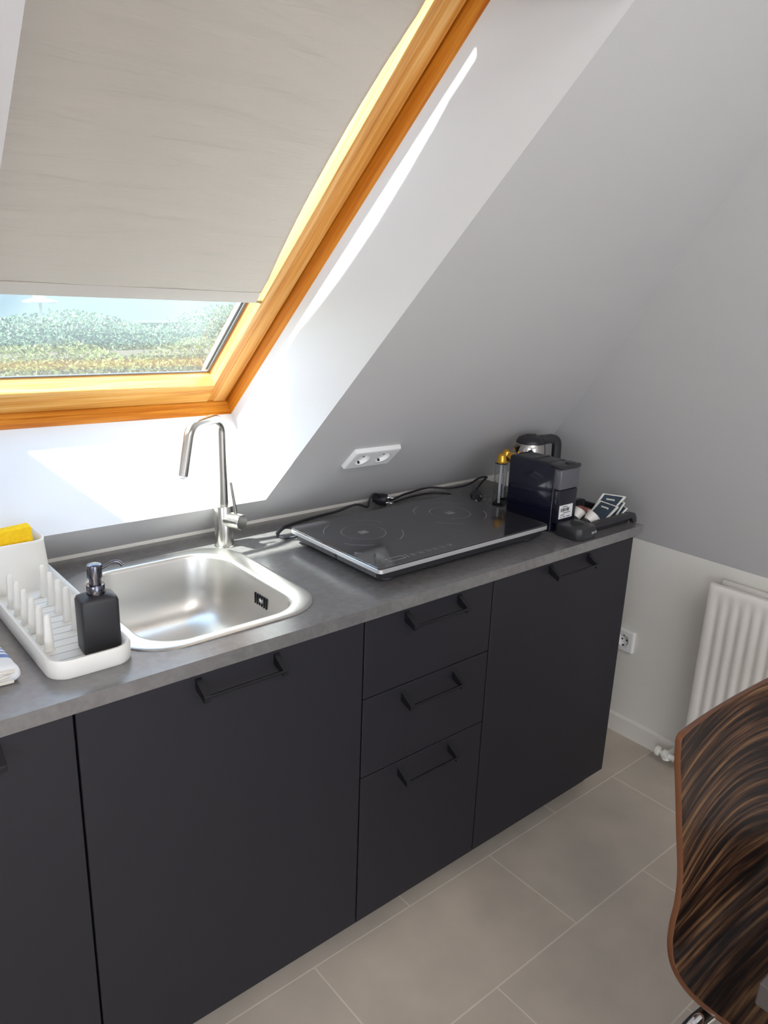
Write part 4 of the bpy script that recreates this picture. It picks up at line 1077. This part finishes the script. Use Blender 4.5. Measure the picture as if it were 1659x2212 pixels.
for sx_ in (-1, 1):
    bm = bmesh.new(); tube(bm, [(chx_+sx_*.11, -.77, .396), (chx_+sx_*.11, -.935, .396)], .0125, 16); finish('seat_rail', bm, M['chrome'], cr)

# ------------------------------------------------------------------ table (its corner shows at the right edge)
tb = thing('dining_table', 'grey dining table whose corner shows at the lower right edge', 'table', (.75, -1.35, 0))
bm = bmesh.new(); box(bm, (-.08, -1.75, .705), (1.18, -.890, .740), .002, 1); finish('tabletop', bm, M['table'], tb, smooth=False)
for x in (-.03, 1.13):
    for y in (-.94, -1.70):
        bm = bmesh.new(); box(bm, (x-.02, y-.02, .0), (x+.02, y+.02, .705), .002, 1); finish('leg', bm, M['satin_black'], tb, smooth=False)

# ------------------------------------------------------------------ garden outside the skylight
bm = bmesh.new(); box(bm, (-40, 3.0, -2.9), (60, 70, -2.8)); o = finish('garden_ground', bm, M['lawn'], smooth=False); struct(o)
def leaves(name, n, fn, size, m, core):
    random.seed(11 if name == 'hedge' else 23)
    bm = bmesh.new(); box(bm, core[0], core[1], mi=1)
    for _ in range(n):
        c_, nn = fn(); a = Vector((random.gauss(0, 1), random.gauss(0, 1), random.gauss(0, 1))); nn = (nn+a*.5).normalized()
        u = nn.orthogonal().normalized(); u = Quaternion(nn, random.random()*6.28) @ u; v = nn.cross(u); s = size*random.uniform(.6, 1.3)
        face(bm, [c_-u*s, c_+v*s*.5+nn*s*.15, c_+u*s, c_-v*s*.5+nn*s*.15])
    return finish(name, bm, m, smooth=False)
def f1():
    x = random.uniform(-3.0, 7.5); h = .95+.05*math.sin(x*2.7)+.05*math.sin(x*6.1); z = h-abs(random.gauss(0, .45))
    return Vector((x, 5.5+random.gauss(0, .10)+.25*max(0, z-h+.15), z)), Vector((0, -1, .6))
def f2():
    x = random.uniform(-4, 12); h = 1.02+.10*math.sin(x*1.1+1)+.09*math.sin(x*2.9); z = h-abs(random.gauss(0, .40))
    return Vector((x, 9.5+random.gauss(0, .25), z)), Vector((0, -1, .6))
h1 = leaves('hedge', 30000, f1, .019, [M['leaf'], mat('hedge_twigs', (0.045, 0.034, 0.016), .9)], ((-3, 5.75, -2.8), (7.5, 6.3, .82)))
tag(h1, 'yellow-green leafy hedge closest to the skylight glass', 'hedge')['kind'] = 'stuff'
h2 = leaves('bush_row', 34000, f2, .026, [M['leaf2'], mat('bush_twigs', (0.035, 0.050, 0.028), .9)], ((-4, 9.9, -2.8), (12, 10.5, .85)))
tag(h2, 'paler green row of bushes behind the hedge outside the skylight', 'bushes')['kind'] = 'stuff'
bm = bmesh.new(); box(bm, (-8, 19, -2.8), (30, 24, 4.2)); o = finish('neighbour_house', bm, M['housewall'], smooth=False); tag(o, 'pale rendered house far behind the bushes outside', 'house')
px_, py_ = 2.62, 10.9
ps = thing('garden_parasol', 'white garden parasol seen small through the skylight glass', 'parasol', (px_, py_, -2.8))
bm = bmesh.new(); lathe(bm, [(.022, 0), (.022, 3.94)], (px_, py_, -2.8), 10); finish('pole', bm, M['canvas'], ps)
bm = bmesh.new(); lathe(bm, [(.24, 0), (.25, .02), (.09, .07), (.001, .09)], (px_, py_, 1.08), 8); finish('canopy', bm, M['canvas'], ps, angle=10)
bm = bmesh.new(); lathe(bm, [(.09, 0), (.09, .09), (.001, .11)], (px_, py_, 1.15), 8); finish('vent_cap', bm, M['canvas'], ps, angle=10)

# ------------------------------------------------------------------ light
w = bpy.data.worlds.new('sky'); SC.world = w; w.use_nodes = True
bg = w.node_tree.nodes['Background']
tc = w.node_tree.nodes.new('ShaderNodeTexCoord'); sz = w.node_tree.nodes.new('ShaderNodeSeparateXYZ'); cr_ = w.node_tree.nodes.new('ShaderNodeValToRGB')
w.node_tree.links.new(tc.outputs['Generated'], sz.inputs[0]); w.node_tree.links.new(sz.outputs['Z'], cr_.inputs['Fac'])
e = cr_.color_ramp.elements; e[0].position = 0.0; e[0].color = (0.80, 0.88, 1.0, 1); e[1].position = 1.0; e[1].color = (0.42, 0.62, 1.0, 1)
w.node_tree.links.new(cr_.outputs['Color'], bg.inputs['Color']); bg.inputs['Strength'].default_value = 4.2

sl = bpy.data.lights.new('sun', 'SUN'); sl.energy = 22.0; sl.angle = math.radians(2.2); sl.color = (1.0, 0.965, 0.90)
so_ = bpy.data.objects.new('sun', sl); COL.objects.link(so_)
so_.rotation_euler = Vector((.85, -.100, -1.260)).to_track_quat('-Z', 'Y').to_euler()

al = bpy.data.lights.new('side_fill', 'AREA'); al.shape = 'RECTANGLE'; al.size = 2.25; al.size_y = 0.98; al.energy = 44.0; al.color = (1.0, 0.965, 0.92)  # invented fill lamp, brightens the hip slope and right wall
ao = bpy.data.objects.new('side_fill', al); COL.objects.link(ao); ao.location = (XL-.03, -2.5, 1.55)
ao.rotation_euler = Vector((1, 0, 0)).to_track_quat('-Z', 'Z').to_euler()

al3 = bpy.data.lights.new('rear_fill', 'AREA'); al3.shape = 'RECTANGLE'; al3.size = 2.0; al3.size_y = 1.9; al3.energy = 6.0; al3.color = (1.0, 0.975, 0.95)  # added low fill from the rear, lifts the dark corner of the slope
ao3 = bpy.data.objects.new('rear_fill', al3); COL.objects.link(ao3); ao3.location = (-.9, YF-.015, 1.06)
ao3.rotation_euler = Vector((0, 1, 0)).to_track_quat('-Z', 'Z').to_euler()

# frame added around an invented fill lamp under the flat ceiling
bm = bmesh.new()
for lo, hi in (((-1.30, -2.95), (-1.22, -1.55)), ((.22, -2.95), (.30, -1.55)), ((-1.22, -2.95), (.22, -2.87)), ((-1.22, -1.63), (.22, -1.55))):
    box(bm, (lo[0], lo[1], ZC-.03), (hi[0], hi[1], ZC), .004)
struct(finish('ceiling_fill_frame', bm, M['white_plastic'], smooth=False))
a2 = bpy.data.lights.new('ceiling_fill', 'AREA'); a2.shape = 'RECTANGLE'; a2.size = 1.40; a2.size_y = 1.20; a2.energy = 31.0; a2.color = (1.0, 0.97, 0.93)  # added fill from above to brighten floor and worktop
ao2 = bpy.data.objects.new('ceiling_fill', a2); COL.objects.link(ao2); ao2.location = (-.50, -2.25, ZC-.012)

# ------------------------------------------------------------------ camera
cd = bpy.data.cameras.new('camera'); co = bpy.data.objects.new('camera', cd); COL.objects.link(co)
rgt, up, fwd = Vector((0.76789, -0.63962, 0.03503)), Vector((0, 0, 0)), Vector((0, 0, 0))
yaw, pit, rol = 0.705466, -0.292736, 0.036351
fwd = Vector((math.sin(yaw)*math.cos(pit), math.cos(yaw)*math.cos(pit), math.sin(pit)))
r0 = Vector((math.cos(yaw), -math.sin(yaw), 0)); u0 = r0.cross(fwd)
rgt = r0*math.cos(rol)+u0*math.sin(rol); up = -r0*math.sin(rol)+u0*math.cos(rol)
mt = Matrix((rgt, up, -fwd)).transposed().to_4x4(); mt.translation = Vector((-0.9311, -1.1421, 1.5537))
co.matrix_world = mt
cd.sensor_fit = 'HORIZONTAL'; cd.sensor_width = 36.0; cd.lens = 1653.85/1659*36.0
cd.clip_start = 0.02; cd.clip_end = 200
SC.camera = co
SC.view_settings.view_transform = 'Standard'; SC.view_settings.look = 'None'; SC.view_settings.exposure = 0.05; SC.view_settings.gamma = 1.0
SC.cycles.diffuse_bounces = 6; SC.cycles.max_bounces = 14; SC.cycles.transparent_max_bounces = 16
